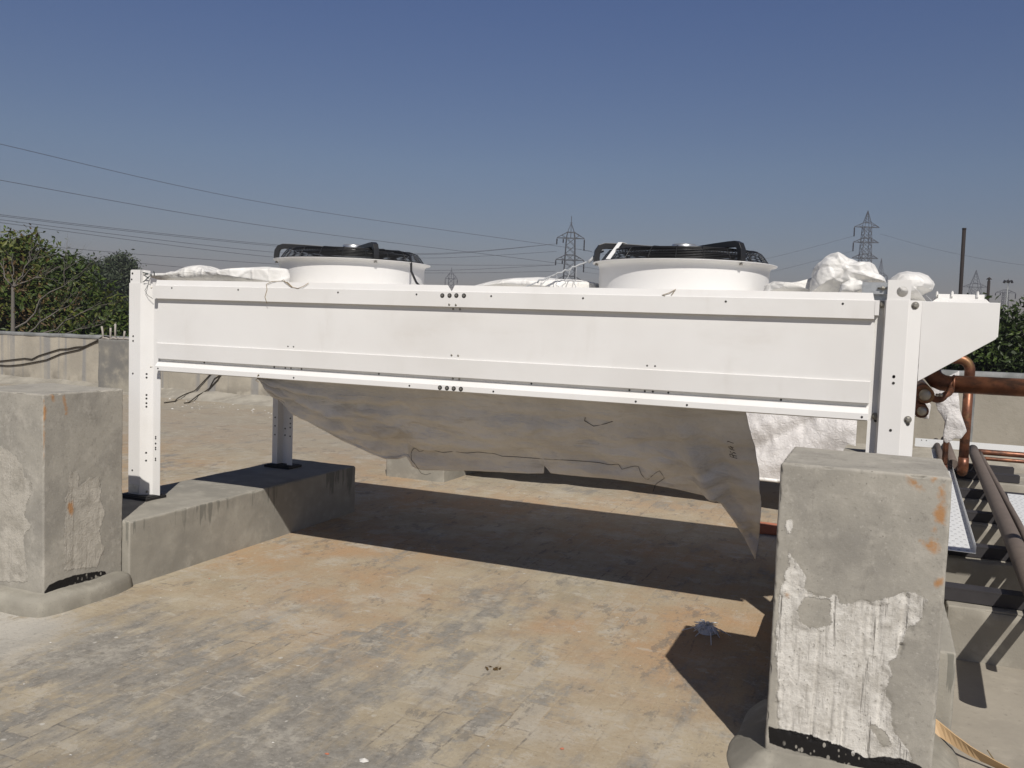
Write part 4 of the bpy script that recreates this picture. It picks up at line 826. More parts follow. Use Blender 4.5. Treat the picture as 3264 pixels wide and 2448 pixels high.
def tray(a, b, w, lab, holes=True, rail=.045, rails=(0, 1)):
    """perforated tray between the two ends of its left edge"""
    a = Vector(a); b = Vector(b); d = (b - a).normalized(); n = Vector((d.y, -d.x, 0)); L = (b - a).length
    m = MB()
    def P(s, t, z): q = a + d*s + n*t; return (q.x, q.y, a.z + z)
    m.add([P(0,0,0), P(L,0,0), P(L,w,0), P(0,w,0), P(0,0,.002), P(L,0,.002), P(L,w,.002), P(0,w,.002)], [(0,1,2,3),(4,7,6,5),(0,4,5,1),(2,6,7,3),(0,3,7,4),(1,5,6,2)])
    for k in rails:
        s0, t0 = (0, .0015) if k == 0 else (w - .0015, w)
        m.add([P(0,s0,0), P(L,s0,0), P(L,t0,0), P(0,t0,0), P(0,s0,rail), P(L,s0,rail), P(L,t0,rail), P(0,t0,rail)], [(0,1,2,3),(4,7,6,5),(0,4,5,1),(2,6,7,3),(0,3,7,4),(1,5,6,2)])
    if holes:
        s = .05; row = 0
        while s < L - .02:
            for c in range(3):
                t = w * (.2 + .3*c) + (.012 if row % 2 else -.012); m.add([P(s-.003, t-.008, .0027), P(s+.003, t-.008, .0027), P(s+.003, t+.008, .0027), P(s-.003, t+.008, .0027)], [(0,1,2,3)], 1)
            s += .075; row += 1
    o = m.build('cable_tray', [TRAY, HOLE], base=a, fixn=False); return tag(o, lab, 'cable tray', 'white perforated cable trays on the rack')
tray((.432, 5.735, .346), (.60, 11.2, .346), .152, 'white perforated cable tray running away beside the rust-stained pillar', rails=(1,))
tray((.80, 5.0, .347), (1.022, 8.13, .347), .12, 'white perforated cable tray cut by the right edge of the picture', rails=())
m = MB(); m.box((.42, 10.92, .36), (2.6, 10.925, .455)); m.box((.42, 10.925, .36), (2.6, 11.07, .363))
for x in (.485, .535): m.disc((x, 10.92, .435), .006, t=.001, m=1)
o = m.build('cable_tray', [TRAY, HOLE], base=(1.5, 10.95, .36)); tag(o, 'white cable tray lying crosswise at the far end of the rack', 'cable tray', 'white perforated cable trays on the rack')

# ------------------------------------------------------------------ parapets
def parapet(name, x0, x1, y, z0, z1, mat, cmat, ch, lab, rough=.02):
    t = thing(name, lab, 'wall', ((x0+x1)/2, y, 0)); n = int((x1-x0)/.07)
    m = MB(); m.add([(x0,y,0),(x1,y,0),(x1,y,z1-ch),(x0,y,z0-ch),(x0,y+.23,0),(x1,y+.23,0),(x1,y+.23,z1-ch),(x0,y+.23,z0-ch)], [(0,1,2,3),(5,4,7,6),(3,2,6,7),(0,3,7,4),(1,5,6,2)]); m.build('wall_face', mat, t)
    vs = []; prof = [(-.012, -.004), (-.018, .45), (-.006, .92), (.02, 1.0), (.2, 1.0), (.24, .4), (.24, -.004)]
    for i in range(n+1):
        x = x0 + (x1-x0)*i/n; zb = z0 + (z1-z0)*i/n - ch
        for k, (py, pz) in enumerate(prof):
            vs.append((x, y + py + rough*.5*fbm((x*3, py*20, 2), 3), zb + max(.0, ch*pz*(1 + rough*12*fbm((x*2.2, 1, 7), 4)) )))
    p = len(prof); m = MB(); m.add(vs, [(i*p+k, i*p+k+1, (i+1)*p+k+1, (i+1)*p+k) for i in range(n) for k in range(p-1)], 0, True); m.build('coping', cmat, t)
    vs = []; prof = [(.0, .13), (-.05, .115), (-.16, .075), (-.30, .03), (-.42, .002), (-.45, -.01)]
    for i in range(n+1):
        x = x0 + (x1-x0)*i/n; s = 1 + .3*fbm((x*1.7, 3, 3), 3)
        for py, pz in prof: vs.append((x, y + py*s, pz*(1 + .25*fbm((x*2, py*5, 4), 3))))
    p = len(prof); m = MB(); m.add(vs, [(i*p+k, i*p+k+1, (i+1)*p+k+1, (i+1)*p+k) for i in range(n) for k in range(p-1)], 0, True); m.build('mortar_fillet', CONC, t)
    return t
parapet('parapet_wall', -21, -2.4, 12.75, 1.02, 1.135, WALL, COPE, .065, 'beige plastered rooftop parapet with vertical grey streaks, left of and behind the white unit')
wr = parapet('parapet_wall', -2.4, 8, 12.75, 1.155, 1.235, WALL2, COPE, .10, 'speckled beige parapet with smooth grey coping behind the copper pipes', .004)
m = MB(); m.box((-2.4, 12.742, 1.215), (8, 12.752, 1.232)); 
m = MB(); m.box((1.02, 12.744, .1), (1.16, 12.7495, 1.06)); m.build('cement_band', COPE, wr)
t = thing('concrete_column', 'square column stub with sprouting steel rods, in line with the left parapet', 'column', (-13.33, 12.7, 0))
rough_block('column_shaft', (-13.86, 12.44, 0), (-12.80, 13.0, 1.01), .05, .02, .008, DARKPL, t)
for i, (x, h, y, ln) in enumerate(((-13.78,.24,12.5,-.05),(-13.60,.22,12.5,0),(-13.50,.30,12.52,0),(-13.34,.36,12.75,-.03),(-13.26,.17,12.5,.02),(-13.02,.20,12.5,0),(-12.90,.18,12.7,.02))):
    m = MB(); m.tube([(x, y, .96), (x + ln*.5, y, 1.01 + h*.6), (x + ln, y, 1.01 + h)], .019, 7); m.build('reinforcing_rod', REBAR, t)
m = MB()
for y in (12.5, 12.6, 12.75): m.tube(wob((-13.84, y, 1.025), (-12.82, y, 1.03), 16, .03, y), .02, 6)
m.build('reinforcing_tie', REBAR, t)
CG = 'dark cables draped over the parapet'
def cable(pts, lab, r=.012):
    m = MB(); m.tube(resample([p for p in pts], 40), r, 6); o = m.build('cable', CABLE, base=pts[0]); tag(o, lab, 'cable', CG)
cable([(-17.6,12.73,.36),(-16.94,12.73,.424),(-16.22,12.73,.515),(-16.01,12.73,.506),(-15.82,12.73,.588),(-15.22,12.73,.749),(-15.0,12.73,.764),(-14.74,12.73,.817),(-14.55,12.73,.826),(-14.2,12.73,.965),(-13.9,12.60,1.06),(-13.6,12.5,1.05)], 'upper dark cable sagging across the left parapet')
cable([(-17.6,12.73,.33),(-16.94,12.73,.336),(-16.71,12.73,.336),(-16.34,12.73,.379),(-15.99,12.73,.44),(-15.60,12.73,.514),(-15.18,12.73,.661),(-14.66,12.73,.768),(-14.50,12.73,.834),(-14.2,12.73,.95),(-13.9,12.60,1.04),(-13.6,12.5,1.045)], 'lower dark cable sagging across the left parapet')
cable([(-11.2,12.735,.60),(-11.362,12.73,.462),(-11.72,12.72,.13),(-11.75,12.5,.075),(-11.60,12.15,.03),(-11.367,11.85,.015),(-11.32,11.55,.012)], 'straight dark cable coming down the parapet below the left end of the unit', .010)
cable([(-11.0,12.735,.55),(-11.131,12.73,.462),(-11.195,12.73,.367),(-11.391,12.73,.192),(-11.50,12.72,.12),(-11.45,12.5,.075),(-11.25,12.15,.03),(-11.05,11.84,.014),(-11.06,11.74,.012)], 'kinked dark cable coming down the parapet below the left end of the unit', .010)
cable([(-11.131,12.735,.462),(-11.278,12.735,.382),(-11.34,12.735,.29),(-11.391,12.735,.205)], 'short thin cable looped beside the kinked one on the parapet', .008)

# ------------------------------------------------------------------ trees beyond the roof
def leaves(name, blobs, nl, size, mats, wts, parent, seed, clump=.28, per=26, droop=.2):
    """crown of leaf-sized faces gathered in clumps spread through ellipsoids; blobs = (centre, radii)"""
    g = np.random.default_rng(seed); vol = np.array([b[1][0]*b[1][1]*b[1][2] for b in blobs]) ** .75; vol = vol / vol.sum()
    nc = max(1, nl // per); bi = g.choice(len(blobs), nc, p=vol); C = np.array([b[0] for b in blobs], float)[bi]; Rr = np.array([b[1] for b in blobs], float)[bi]
    d = g.normal(size=(nc, 3)); d /= np.linalg.norm(d, axis=1, keepdims=True); rad = g.uniform(.1, 1, (nc, 1)) ** .45 * g.uniform(.84, 1.12, (nc, 1))
    cc = C + d * Rr * rad; csz = clump * g.uniform(.6, 1.35, nc)
    P = np.repeat(cc, per, 0) + g.normal(size=(nc*per, 3)) * np.repeat(csz, per)[:, None] * np.array([1, 1, .7]); N = len(P)
    out = np.repeat(d, per, 0); nr = out * .5 + g.normal(size=(N, 3)) * .65 + np.array([0, 0, .45]); nr /= np.linalg.norm(nr, axis=1, keepdims=True)
    ax = np.cross(nr, g.normal(size=(N, 3))); ax /= np.linalg.norm(ax, axis=1, keepdims=True); ax[:, 2] -= droop; ax /= np.linalg.norm(ax, axis=1, keepdims=True)
    bx = np.cross(nr, ax); s = size * g.uniform(.6, 1.4, (N, 1))
    q = np.stack([P - ax*s, P + bx*s*.42 + nr*s*.10, P + ax*s, P - bx*s*.42 + nr*s*.10], 1).reshape(-1, 3)
    off = np.array(root_loc(parent)); me = bpy.data.meshes.new(name); me.from_pydata((q - off).tolist(), [], np.arange(4*N).reshape(N, 4).tolist())
    for mt in mats: me.materials.append(mt)
    cm = g.choice(len(mats), nc, p=wts); mi = np.where(g.random(N) < .75, np.repeat(cm, per), g.choice(len(mats), N, p=wts)); me.polygons.foreach_set('material_index', mi.astype(np.int32))
    o = bpy.data.objects.new(name, me); col.objects.link(o); o.parent = parent; return o
def limbs(m, a, b, r0, r1, g, depth, spread=.9, k=4):
    a = Vector(a); b = Vector(b); n = 7; L = (b-a).length
    pts = [a.lerp(b, i/n) + Vector(g.normal(size=3)) * L*.022*(0 < i) for i in range(n+1)]
    m.tube(pts, [r0 + (r1-r0)*i/n for i in range(n+1)], 6 if r0 > .03 else 4)
    if depth <= 0: return
    for _ in range(k):
        t = g.uniform(.3, 1.); p = pts[int(t*n)]; d = (b-a).normalized() + Vector(g.normal(size=3)) * spread * .55; d.z += .12
        rr = (r0 + (r1-r0)*t) * .55; limbs(m, p, p + d.normalized()*L*g.uniform(.28, .55), rr, rr*.35, g, depth-1, spread, k)
def tree(name, lab, base, blobs, nl, size, mats, wts, seed, group, clump=.28, trunk=.16):
    g = np.random.default_rng(seed); t = thing(name, lab, 'tree', base, group)
    top = Vector(blobs[0][0]); m = MB(); m.tube([Vector(base), Vector(base).lerp(top, .45) + Vector((.15, .1, 0)), top], [trunk, trunk*.7, trunk*.3], 8)
    for c, r in blobs:
        for _ in range(2): limbs(m, Vector(base).lerp(top, g.uniform(.4, .75)), Vector(c) + Vector(g.normal(size=3))*.3*r[0], trunk*.35, .015, g, 1)
    m.build('trunk', BARK2, t, fixn=False); leaves('crown', blobs, nl, size, mats, wts, t, seed, clump); return t
TL = 'trees beyond the left parapet'; TR = 'leafy trees beyond the right parapet'
tree('broadleaf_tree', 'big domed green tree at the left edge, behind the bare grey branches', (-29.5, 22.6, GZ), [((-29.4,22.6,1.9),(1.7,1.6,2.2)),((-29.2,22.7,3.1),(1.25,1.1,1.15)),((-30.6,22.2,1.6),(1.6,1.5,2.2)),((-28.3,23.1,1.2),(1.35,1.2,1.75)),((-29.2,22.8,-1.2),(2.6,2.0,2.2))], 46000, .108, [LEAF[0], LEAF[1], LEAF[4]], [.52, .36, .12], 11, TL, .30)
tree('broadleaf_tree', 'lower spreading green tree between the domed tree and the left leg of the unit', (-26.6, 23.7, GZ), [((-27.4,23.3,2.1),(.75,.8,1.45)),((-26.6,23.7,.9),(1.25,1.1,1.55)),((-25.5,24.1,.1),(1.1,1.0,1.55)),((-26.5,23.6,-1.6),(2.2,1.5,1.8))], 32000, .108, [LEAF[0], LEAF[1], LEAF[3]], [.6, .2, .2], 12, TL, .28)
tree('broadleaf_tree', 'yellowing shrubby tree just left of the leg of the unit', (-24.6, 25.2, GZ), [((-24.6,25.2,-.4),(.9,.9,1.7)),((-24.8,25.1,-2),(1.4,1.2,1.6))], 6000, .12, [LEAF[1], LEAF[4]], [.75, .25], 13, TL, .26)
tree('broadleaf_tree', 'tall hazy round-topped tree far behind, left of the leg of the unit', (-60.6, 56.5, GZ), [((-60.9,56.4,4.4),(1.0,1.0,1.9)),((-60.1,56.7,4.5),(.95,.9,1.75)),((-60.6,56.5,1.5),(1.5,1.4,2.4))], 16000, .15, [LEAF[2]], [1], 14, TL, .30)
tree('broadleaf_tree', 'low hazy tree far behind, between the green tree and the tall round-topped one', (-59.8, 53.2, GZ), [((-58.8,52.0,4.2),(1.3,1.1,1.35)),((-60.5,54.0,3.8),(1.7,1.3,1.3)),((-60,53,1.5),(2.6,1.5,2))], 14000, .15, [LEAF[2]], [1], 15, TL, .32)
tree('broadleaf_tree', 'dense dark green tree at the right edge, behind the coping and the header cover', (3.3, 25.6, GZ), [((3.35,25.5,.9),(1.1,1.0,1.75)),((2.5,25.2,.4),(1.0,.9,2.05)),((4.5,25.8,.8),(1.2,1,1.9)),((3.2,25.4,-1.6),(2.4,1.4,1.8))], 42000, .085, [LEAF[3], LEAF[0]], [.8, .2], 16, TR, .20)
tree('broadleaf_tree', 'dark green tree showing below the slanted edge of the header cover', (1.6, 25.6, GZ), [((1.5,25.4,-.2),(1.0,.9,1.9)),((1.6,25.3,-1.8),(1.8,1.2,1.8))], 20000, .085, [LEAF[3], LEAF[0]], [.8, .2], 17, TR, .20)
t = thing('bare_tree', 'leafless grey tree with long slanting branches in front of the green trees at left', 'tree', (-24.75, 19.0, GZ), TL)
g = np.random.default_rng(5); m = MB(); D = Vector((-24.74, 19.02, 2.15))
m.tube([(-24.7, 19.0, GZ), (-24.72, 19.0, -1), (-24.68, 18.97, 1.0), D], [.16, .12, .060, .048], 8)
for b, r0, k in (((-24.72,19.0,3.2),.024,4), ((-24.1,19.4,3.62),.028,5), ((-23.4,19.7,2.85),.024,5), ((-25.4,18.7,3.3),.028,4), ((-24.3,19.3,2.75),.02,3)): limbs(m, D, b, r0, .008, g, 2, .8, k)
for a, b, r0 in (((-24.6,19.0,.9),(-22.9,19.75,3.0),0.032), ((-24.3,19.1,.7),(-22.7,19.85,2.1),0.029), ((-24.0,19.2,.6),(-22.2,20.0,1.75),0.029), ((-23.7,19.3,.6),(-22.0,20.1,1.2),0.023), ((-24.7,19,-.8),(-23.2,19.6,1.2),0.029)): limbs(m, a, b, r0, .008, g, 2, .75, 5)
m.build('trunk', BARK, t, fixn=False)
leaves('crown', [((-24.2,19.3,1.9),(1.1,.5,1.2)), ((-23.2,19.7,1.5),(1.0,.5,.9))], 520, .055, [LEAF[1], LEAF[4]], [.6, .4], t, 77, .12, 6)

# ------------------------------------------------------------------ pylons, power lines, chimneys, mast
def pylon(lab, c, yaw, ztop, arms, zc, hw, bars=.13, ins=(), mast=True, zlow=GZ):
    """lattice tower: arms = (z, half span, rise); zc = crown height; hw = (half width at the crown arm, at the foot)"""
    t = thing('power_pylon', lab, 'pylon', (c[0], c[1], zlow), 'power pylons on the skyline'); cy, sy = math.cos(yaw), math.sin(yaw)
    def P(x, y, z): return (c[0] + x*cy - y*sy, c[1] + x*sy + y*cy, z)
    za = arms[0][0]
    def w(z): return hw[0] + (hw[1]-hw[0]) * max(0, (za - z) / (za - zlow))
    m = MB(); zs = [za]
    while zs[-1] > zlow: zs.append(zs[-1] - 1.75*w(zs[-1]))
    zs[-1] = zlow
    for i in range(len(zs)-1):
        a, b = zs[i], zs[i+1]; wa, wb = w(a), w(b)
        for k in range(4):
            s1 = ((-1,-1),(1,-1),(1,1),(-1,1))[k]; s2 = ((-1,-1),(1,-1),(1,1),(-1,1))[(k+1) % 4]
            m.bar(P(s1[0]*wa, s1[1]*wa, a), P(s1[0]*wb, s1[1]*wb, b), bars)
            m.bar(P(s1[0]*wa, s1[1]*wa, a), P(s2[0]*wb, s2[1]*wb, b), bars*.7); m.bar(P(s2[0]*wa, s2[1]*wa, a), P(s1[0]*wb, s1[1]*wb, b), bars*.7)
    wt = hw[0]
    for s1 in ((-1,-1),(1,-1),(1,1),(-1,1)): m.bar(P(s1[0]*wt, s1[1]*wt, za), P(s1[0]*wt*.8, s1[1]*wt*.8, zc), bars)
    if mast:
        m.bar(P(0, 0, za), P(0, 0, ztop), bars*.9); zm = zc + (ztop - zc)*.6
        for s1 in ((-1,-1),(1,-1),(1,1),(-1,1)): m.bar(P(s1[0]*wt*.8, s1[1]*wt*.8, zc), P(0, 0, zm), bars*.5)
        m.bar(P(-.4, 0, zm), P(.4, 0, zm), bars*.7)
    else:
        k = 5
        for i in range(k):
            f0, f1 = 1 - i/k, 1 - (i+1)/k; z0, z1 = zc + (ztop-zc)*i/k, zc + (ztop-zc)*(i+1)/k
            for q in range(4):
                s1 = ((-1,-1),(1,-1),(1,1),(-1,1))[q]; s2 = ((-1,-1),(1,-1),(1,1),(-1,1))[(q+1) % 4]
                m.bar(P(s1[0]*wt*.8*f0, s1[1]*wt*.8*f0, z0), P(s1[0]*wt*.8*f1, s1[1]*wt*.8*f1, z1), bars*.8); m.bar(P(s1[0]*wt*.8*f0, s1[1]*wt*.8*f0, z0), P(s2[0]*wt*.8*f1, s2[1]*wt*.8*f1, z1), bars*.5)
    m.build('tower_body', LATT, t, fixn=False)
    for (z, hs, rise) in arms:
        m = MB(); ww = w(z)
        for sx in (-1, 1):
            for sy_ in (-1, 1):
                m.bar(P(sx*ww, sy_*ww, z), P(sx*hs, 0, z), bars); m.bar(P(sx*ww*.85, sy_*ww*.85, z + rise), P(sx*hs, 0, z + .05), bars*.85)
                xm = sx*(ww + hs)/2; m.bar(P(sx*ww, sy_*ww, z), P(xm, sy_*ww*.5, z + rise*.5), bars*.55)
            m.bar(P(-ww, sx*ww, z), P(ww, sx*ww, z), bars); m.bar(P(-ww*.85, sx*ww*.85, z+rise), P(ww*.85, sx*ww*.85, z+rise), bars)
        m.build('crossarm', LATT, t, fixn=False)
    for (x, z, ln) in ins:
        m = MB(); zz = [z - .15 - ln*i/8 for i in range(9)]; m.tube([P(x, 0, q) for q in [z] + zz], [.05] + [.20 if i % 2 else .15 for i in range(9)], 8); m.build('insulator', INSUL, t)
    return t
ya = math.atan2(2.9, 6.7)
pylon('clearest lattice pylon, with umbrella-like crossarms, rising between the two fans', (-77.65, 222.2), ya, 30.3, [(24.5, 3.65, 1.55), (18.75, 3.75, 1.35), (13.2, 3.8, 1.3)], 26.0, (1.12, 2.3), .15, [(-3.65,24.4,1.5),(3.65,24.4,2.9),(-1.95,24.3,.9),(-3.75,18.7,1.3),(3.75,18.7,2.9),(-2.0,18.6,.8)])
pylon('tall lattice pylon with three crossarms behind the tallest tarpaulin heap', (-5.75, 271.4), ya, 37.0, [(32.3, 3.55, 1.3), (28.0, 3.6, 1.2), (23.5, 3.7, 1.2)], 33.7, (.98, 2.6), .14, [(-3.55,32.2,2.5),(-3.6,27.9,2.4)], False)
pylon('small distant lattice pylon seen through the notch in the top edge of the unit', (-219.1, 431.8), .45, 30.5, [(24.4, 3.3, 2.6), (17.5, 3.4, 2.0)], 27.1, (1.4, 2.6), .20, [(-3.3,24.2,3.2),(3.3,24.2,2.6)])
pylon('faint wide-armed lattice pylon between the two chimneys', (39.8, 475.1), .25, 34.6, [(26.4, 5.6, 1.7), (21.2, 5.8, 1.8)], 28.1, (2.0, 3.4), .17, [(5.6,26.3,1.4)], False)
pylon('faint lattice pylon top just above the dark trees, behind the floodlight mast', (42.0, 377.8), .3, 20.6, [(19.4, 3.6, 1.1)], 20.5, (.8, 1.6), .13, [(-3.6,19.3,.9),(-1.9,19.3,.7),(3.6,19.3,1.9)], True)
pylon('faint slender lattice pylon peeping out behind the tall three-armed one', (-2.2, 436.2), .5, 36.9, [(28.9, 3.2, 1.2)], 30.2, (1.1, 2.4), .15, [(3.2,28.8,2.6)], False)
LG = 'overhead power lines'
def line(lab, pts, r=.035):
    m = MB(); P = np.array(pts, float)
    n = 60; t = np.linspace(0, len(P)-1, n); out = np.zeros((n, 3))   # smooth sag through the points (Catmull-Rom)
    for i, u in enumerate(t):
        k = min(int(u), len(P)-2); f = u - k; p0 = P[max(k-1, 0)]; p1 = P[k]; p2 = P[k+1]; p3 = P[min(k+2, len(P)-1)]
        out[i] = .5*((2*p1) + (-p0+p2)*f + (2*p0-5*p1+4*p2-p3)*f*f + (-p0+3*p1-3*p2+p3)*f**3)
    m.tube(out, r, 4, caps=False); o = m.build('power_line', WIREM, base=P[0], fixn=False); return tag(o, lab, 'power line', LG)
A1 = (-80.98, 220.75, 22.9); A2 = (-81.05, 220.7, 17.3); B1 = (-74.3, 223.6, 21.4); B2 = (-74.2, 223.6, 15.7)
line('uppermost power line, slanting down from the left edge of the sky', [(-146,75,31.2), (-140.96,106.06,29.0), (-130.5,164.61,26.73), (-80.6,221.0,22.3), (-72.8,226,21.3)], .045)
line('second highest power line at the left edge of the sky', [(-146,75,24.5), (-140.59,105.75,22.84), (-130.19,164.35,21.52), (-81.1,220.5,17.85), (-68,232,16.2)], .045)
line('upper wire of the close pair amid the power lines at left', [(-146,75,18.4), (-140.24,105.45,16.95), (-125.6,160.5,17.03), (-105.07,194.17,18.02), A1], .04)
line('lower wire of the close pair amid the power lines at left', [(-146,75,18.2), (-140.24,105.45,16.72), (-125.6,160.5,16.75), (-105.07,194.17,17.78), A1], .04)
line('power line just under the close pair of wires at left', [(-146,75,17.2), (-140.19,105.41,16.09), (-125.5,160.4,15.35), (-105.0,194.1,16.9), (-81.0,220.7,20.9)], .04)
line('power line passing behind the farther fan to the lower arm of the nearest pylon', [(-146,75,16.6), (-140.19,105.41,15.6), (-125.44,160.36,14.25), (-104.5,193,15.2), (-81.0,220.7,17.3)], .04)
line('power line just clearing the hazy round-topped tree at left', [(-146,75,13.0), (-139.26,116.38,12.36), (-124.76,160.52,12.74), (-103.37,191.28,13.65), A2], .04)
line('lowest power line, almost touching the white tarpaulin at the left end', [(-146,75,10.9), (-137.8,116.88,10.87), (-131.76,152.01,10.84), (-103.34,191.25,13.04), (-81.0,220.5,15.6)], .04)
line('thin power line from the upper arm of the nearest pylon to the three-armed pylon', [B1, (-55,233,18.9), (-35,248,20.5), (-9.3,270.0,29.6)], .03)
line('thin power line from the lower arm of the nearest pylon to the three-armed pylon', [B2, (-55,233,14.3), (-35,248,16.5), (-9.4,269.8,25.3)], .03)
line('faint power line descending rightwards from the three-armed pylon', [(-2.3,272.8,30.6), (12,255,24.5), (28,240,19.8), (45,225,17)], .025)
t = thing('chimney_stack', 'tall thin rusty dark chimney pipe behind the header cover', 'chimney', (3.2, 45.1, GZ), 'rusty chimney pipes'); m = MB()
m.tube([(3.25, 45.0, GZ), (3.20, 45.05, 3), (3.17, 45.15, 6.6)], .082, 12); m.build('flue_pipe', RUST, t); m = MB(); m.tube([(3.17, 45.15, 6.56), (3.17, 45.15, 6.63)], .09, 12); m.build('rim', RUST, t)
t = thing('chimney_stack', 'short dark chimney pipe with a conical rain cap, left of the dark trees', 'chimney', (6.54, 68.2, GZ), 'rusty chimney pipes'); m = MB()
m.tube([(6.56, 68.1, GZ), (6.53, 68.25, 5.62)], .095, 12); m.build('flue_pipe', RUST, t); m = MB(); m.lathe((6.53, 68.25, 5.70), [(0, .17), (.17, .03), (.17, 0), (0, .0)], 14); m.tube([(6.53, 68.25, 5.6), (6.53, 68.25, 5.74)], .05, 6); m.build('rain_cap', RUST, t)
t = thing('floodlight_mast', 'slim pale mast carrying a ring of floodlights above the dark trees', 'light mast', (11.61, 103.1, GZ)); m = MB()
m.tube([(11.61, 103.0, GZ), (11.61, 103.1, 7.6)], [.07, .05], 8); m.build('mast_pole', simple('pale_mast_paint', (.30, .31, .30), .5), t)
for k in range(6):
    a = 2*math.pi*k/6 + .3; m = MB(); d = Vector((math.cos(a), math.sin(a), 0)); p = Vector((11.61, 103.1, 7.62)); m.bar(p, p + d*.36, .04); q = p + d*.38
    m.bar(q + Vector((0, 0, .10)) - d*.05, q + Vector((0, 0, -.16)) + d*.06, .20, .12); m.build('floodlight', INSUL, t)
m = MB(); m.tube([(11.61, 103.1, 7.6), (11.62, 103.1, 7.9)], .025, 5); m.build('lightning_rod', INSUL, t)

# ------------------------------------------------------------------ small things on the roof
m = MB(); g = np.random.default_rng(4); c = Vector((-.76, 4.60, .02))
for k in range(46):
    d = Vector((g.normal(), g.normal()*.8, abs(g.normal())*.45 + .05)).normalized(); L = g.uniform(.03, .085)
    m.tube([c + Vector(g.normal(size=3))*.012 + Vector((0,0,.005)), c + d*L*.5 + Vector((0,0,.012)), c + d*L + Vector((g.normal()*.012, g.normal()*.012, -.018))], [.004, .0045, .0025], 5)
for d, L in (((-.9,-.35,0),.13), ((.3,-1,0),.20), ((-.35,-.9,0),.11), ((1,-.1,0),.13), ((.75,-.6,0),.10), ((-.6,.5,0),.09)):
    d = Vector(d).normalized(); m.tube([c, c + d*L*.5 + Vector((.008, 0, .012)), c + d*L + Vector((0, 0, -.012))], .0022, 5)
m.lathe(tuple(c + Vector((0, .005, -.012))), [(0, .036), (.018, .032), (.034, .02), (.044, .004), (.045, -.01)], 14)
o = m.build('string_tuft', simple('white_plastic_shreds', (.72, .74, .76), .5, 0, .15, 40), base=c); tag(o, 'grey tuft of shredded plastic string lying at the edge of the pillar shadow', 'string')
o = rough_block('brick', (-.815, 7.09, .002), (-.59, 7.20, .08), .02, .008, .004, BRICK, bottom=True); tag(o, 'single red clay brick lying on the roof between the cloth tail and the rust-stained pillar', 'brick')
m = MB(); FE = resample([(.255,3.735,.125),(.286,3.729,.11),(.345,3.684,.085),(.407,3.636,.065),(.486,3.59,.05),(.62,3.50,.040),(.85,3.30,.040),(1.1,3.02,.05)], 50); NE = resample([(.262,3.70,.072),(.293,3.703,.06),(.348,3.678,.04),(.410,3.645,.025),(.491,3.621,.012),(.63,3.545,.004),(.86,3.34,.003),(1.12,3.06,.004)], 50)
V = []
for a, b in zip(FE, NE): V += [tuple(a), tuple(b), (a[0] + .004, a[1] + .005, a[2]), (b[0] + .004, b[1] + .005, b[2])]
F = [f for i in range(49) for b in (4*i,) for f in ((b, b+1, b+5, b+4), (b+2, b+6, b+7, b+3), (b, b+4, b+6, b+2), (b+1, b+3, b+7, b+5))]
m.add(V, F + [(0, 2, 3, 1), (196, 197, 199, 198)]); o = m.build('plywood_strip', PLY, base=(.5, 3.5, .03)); tag(o, 'curved tan plywood strip on the floor right of the rust-stained pillar', 'plywood strip')
m = MB(); m.tube(resample([(.475, 3.79, .004), (.50, 3.66, .006), (.545, 3.55, .004), (.552, 3.50, .010), (.57, 3.43, .005), (.605, 3.35, .004), (.635, 3.32, .008), (.665, 3.25, .004), (.675, 3.215, .004)], 40), .0022, 5)
m.tube(resample([(.552, 3.495, .006), (.562, 3.43, .004), (.60, 3.345, .004)], 12), .0018, 5); o = m.build('wire_offcut', TWINE, base=(.55, 3.5, 0)); tag(o, 'thin bent wire offcut on the bare concrete at lower right', 'wire')
m = MB(); g = np.random.default_rng(8)
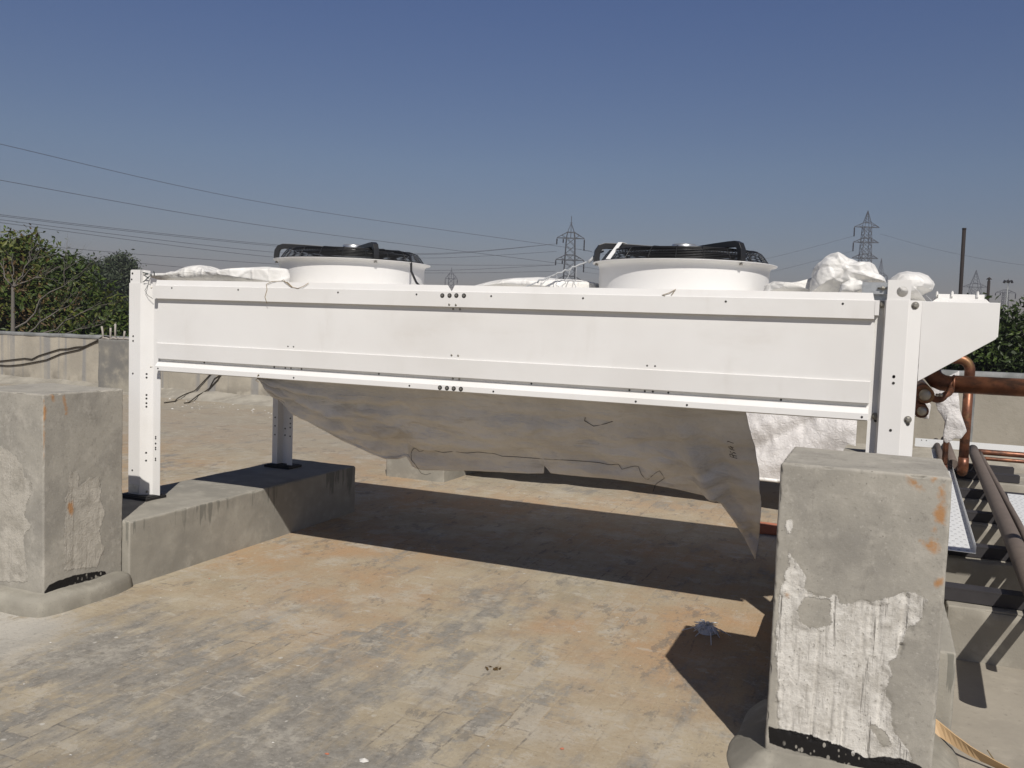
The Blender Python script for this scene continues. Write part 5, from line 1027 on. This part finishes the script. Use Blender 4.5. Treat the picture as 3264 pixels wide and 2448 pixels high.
for k in range(9):
    p = Vector((-1.55 + g.normal()*.018, 3.62 + g.normal()*.012, .006)); a = g.uniform(0, 6.28); d = Vector((math.cos(a), math.sin(a), .25))*.012; e = Vector((-d.y, d.x, g.uniform(-.003, .008)))*.55
    m.add([p - d, p + e, p + d, p - e], [(0, 1, 2, 3)])
o = m.build('dead_leaves', LEAF[4], base=(-1.55, 3.62, 0), fixn=False); tag(o, 'tiny clump of dead brown leaves on the tiles in the middle foreground', 'leaf litter')
m = MB(); g = np.random.default_rng(19)      # loose specks: mortar crumbs, paint drops, brick chips
def chip(x, y, s, mi):
    n = 6; a0 = g.uniform(0, 6); P = [(x + s*g.uniform(.6, 1.2)*math.cos(a0 + 2*math.pi*i/n)*1.3, y + s*g.uniform(.6, 1.2)*math.sin(a0 + 2*math.pi*i/n), .0025) for i in range(n)]
    m.add(P + [(x, y, .003 + s*.5)], [(i, (i+1) % n, n) for i in range(n)], mi)
for k in range(90): chip(g.uniform(-4.5, .2), g.uniform(1.7, 4.2), abs(g.normal())*.0022 + .001, 0 if g.random() < .85 else 1)
for k in range(110): chip(g.uniform(-12.5, -5), 12.2 - abs(g.normal())*.7, abs(g.normal())*.011 + .005, 0)
for k in range(60): chip(-1.1 + g.normal()*.3, 2.45 + g.normal()*.14, abs(g.normal())*.006 + .003, 0)
for x, y, s in ((-1.02, 3.05, .008), (-1.78, 2.62, .007), (-.55, 2.72, .018)): chip(x, y, s, 1)
o = m.build('rubble_crumbs', [CONCW, BRICK], base=(-3, 4, 0), fixn=False); tag(o, kind='stuff', label='scattered pale crumbs of mortar and paint on the roof floor')

# ------------------------------------------------------------------ the dusty air of the plain
m = MB(); m.box((-620, -60, GZ - 1), (300, 640, 39)); hz = m.build('haze', None or W, base=(0, 0, 0)); tag(hz, kind='stuff', label='pale dusty haze over the plain')
hm = bpy.data.materials.new('dusty_air'); hm.use_nodes = True; hn = hm.node_tree; hn.nodes.remove(hn.nodes['Principled BSDF'])
pv = hn.nodes.new('ShaderNodeVolumePrincipled'); pv.inputs['Color'].default_value = (.50, .50, .57, 1); pv.inputs['Density'].default_value = .0009
hn.links.new(pv.outputs[0], hn.nodes['Material Output'].inputs['Volume']); hz.data.materials[0] = hm
sc.cycles.volume_bounces = 0
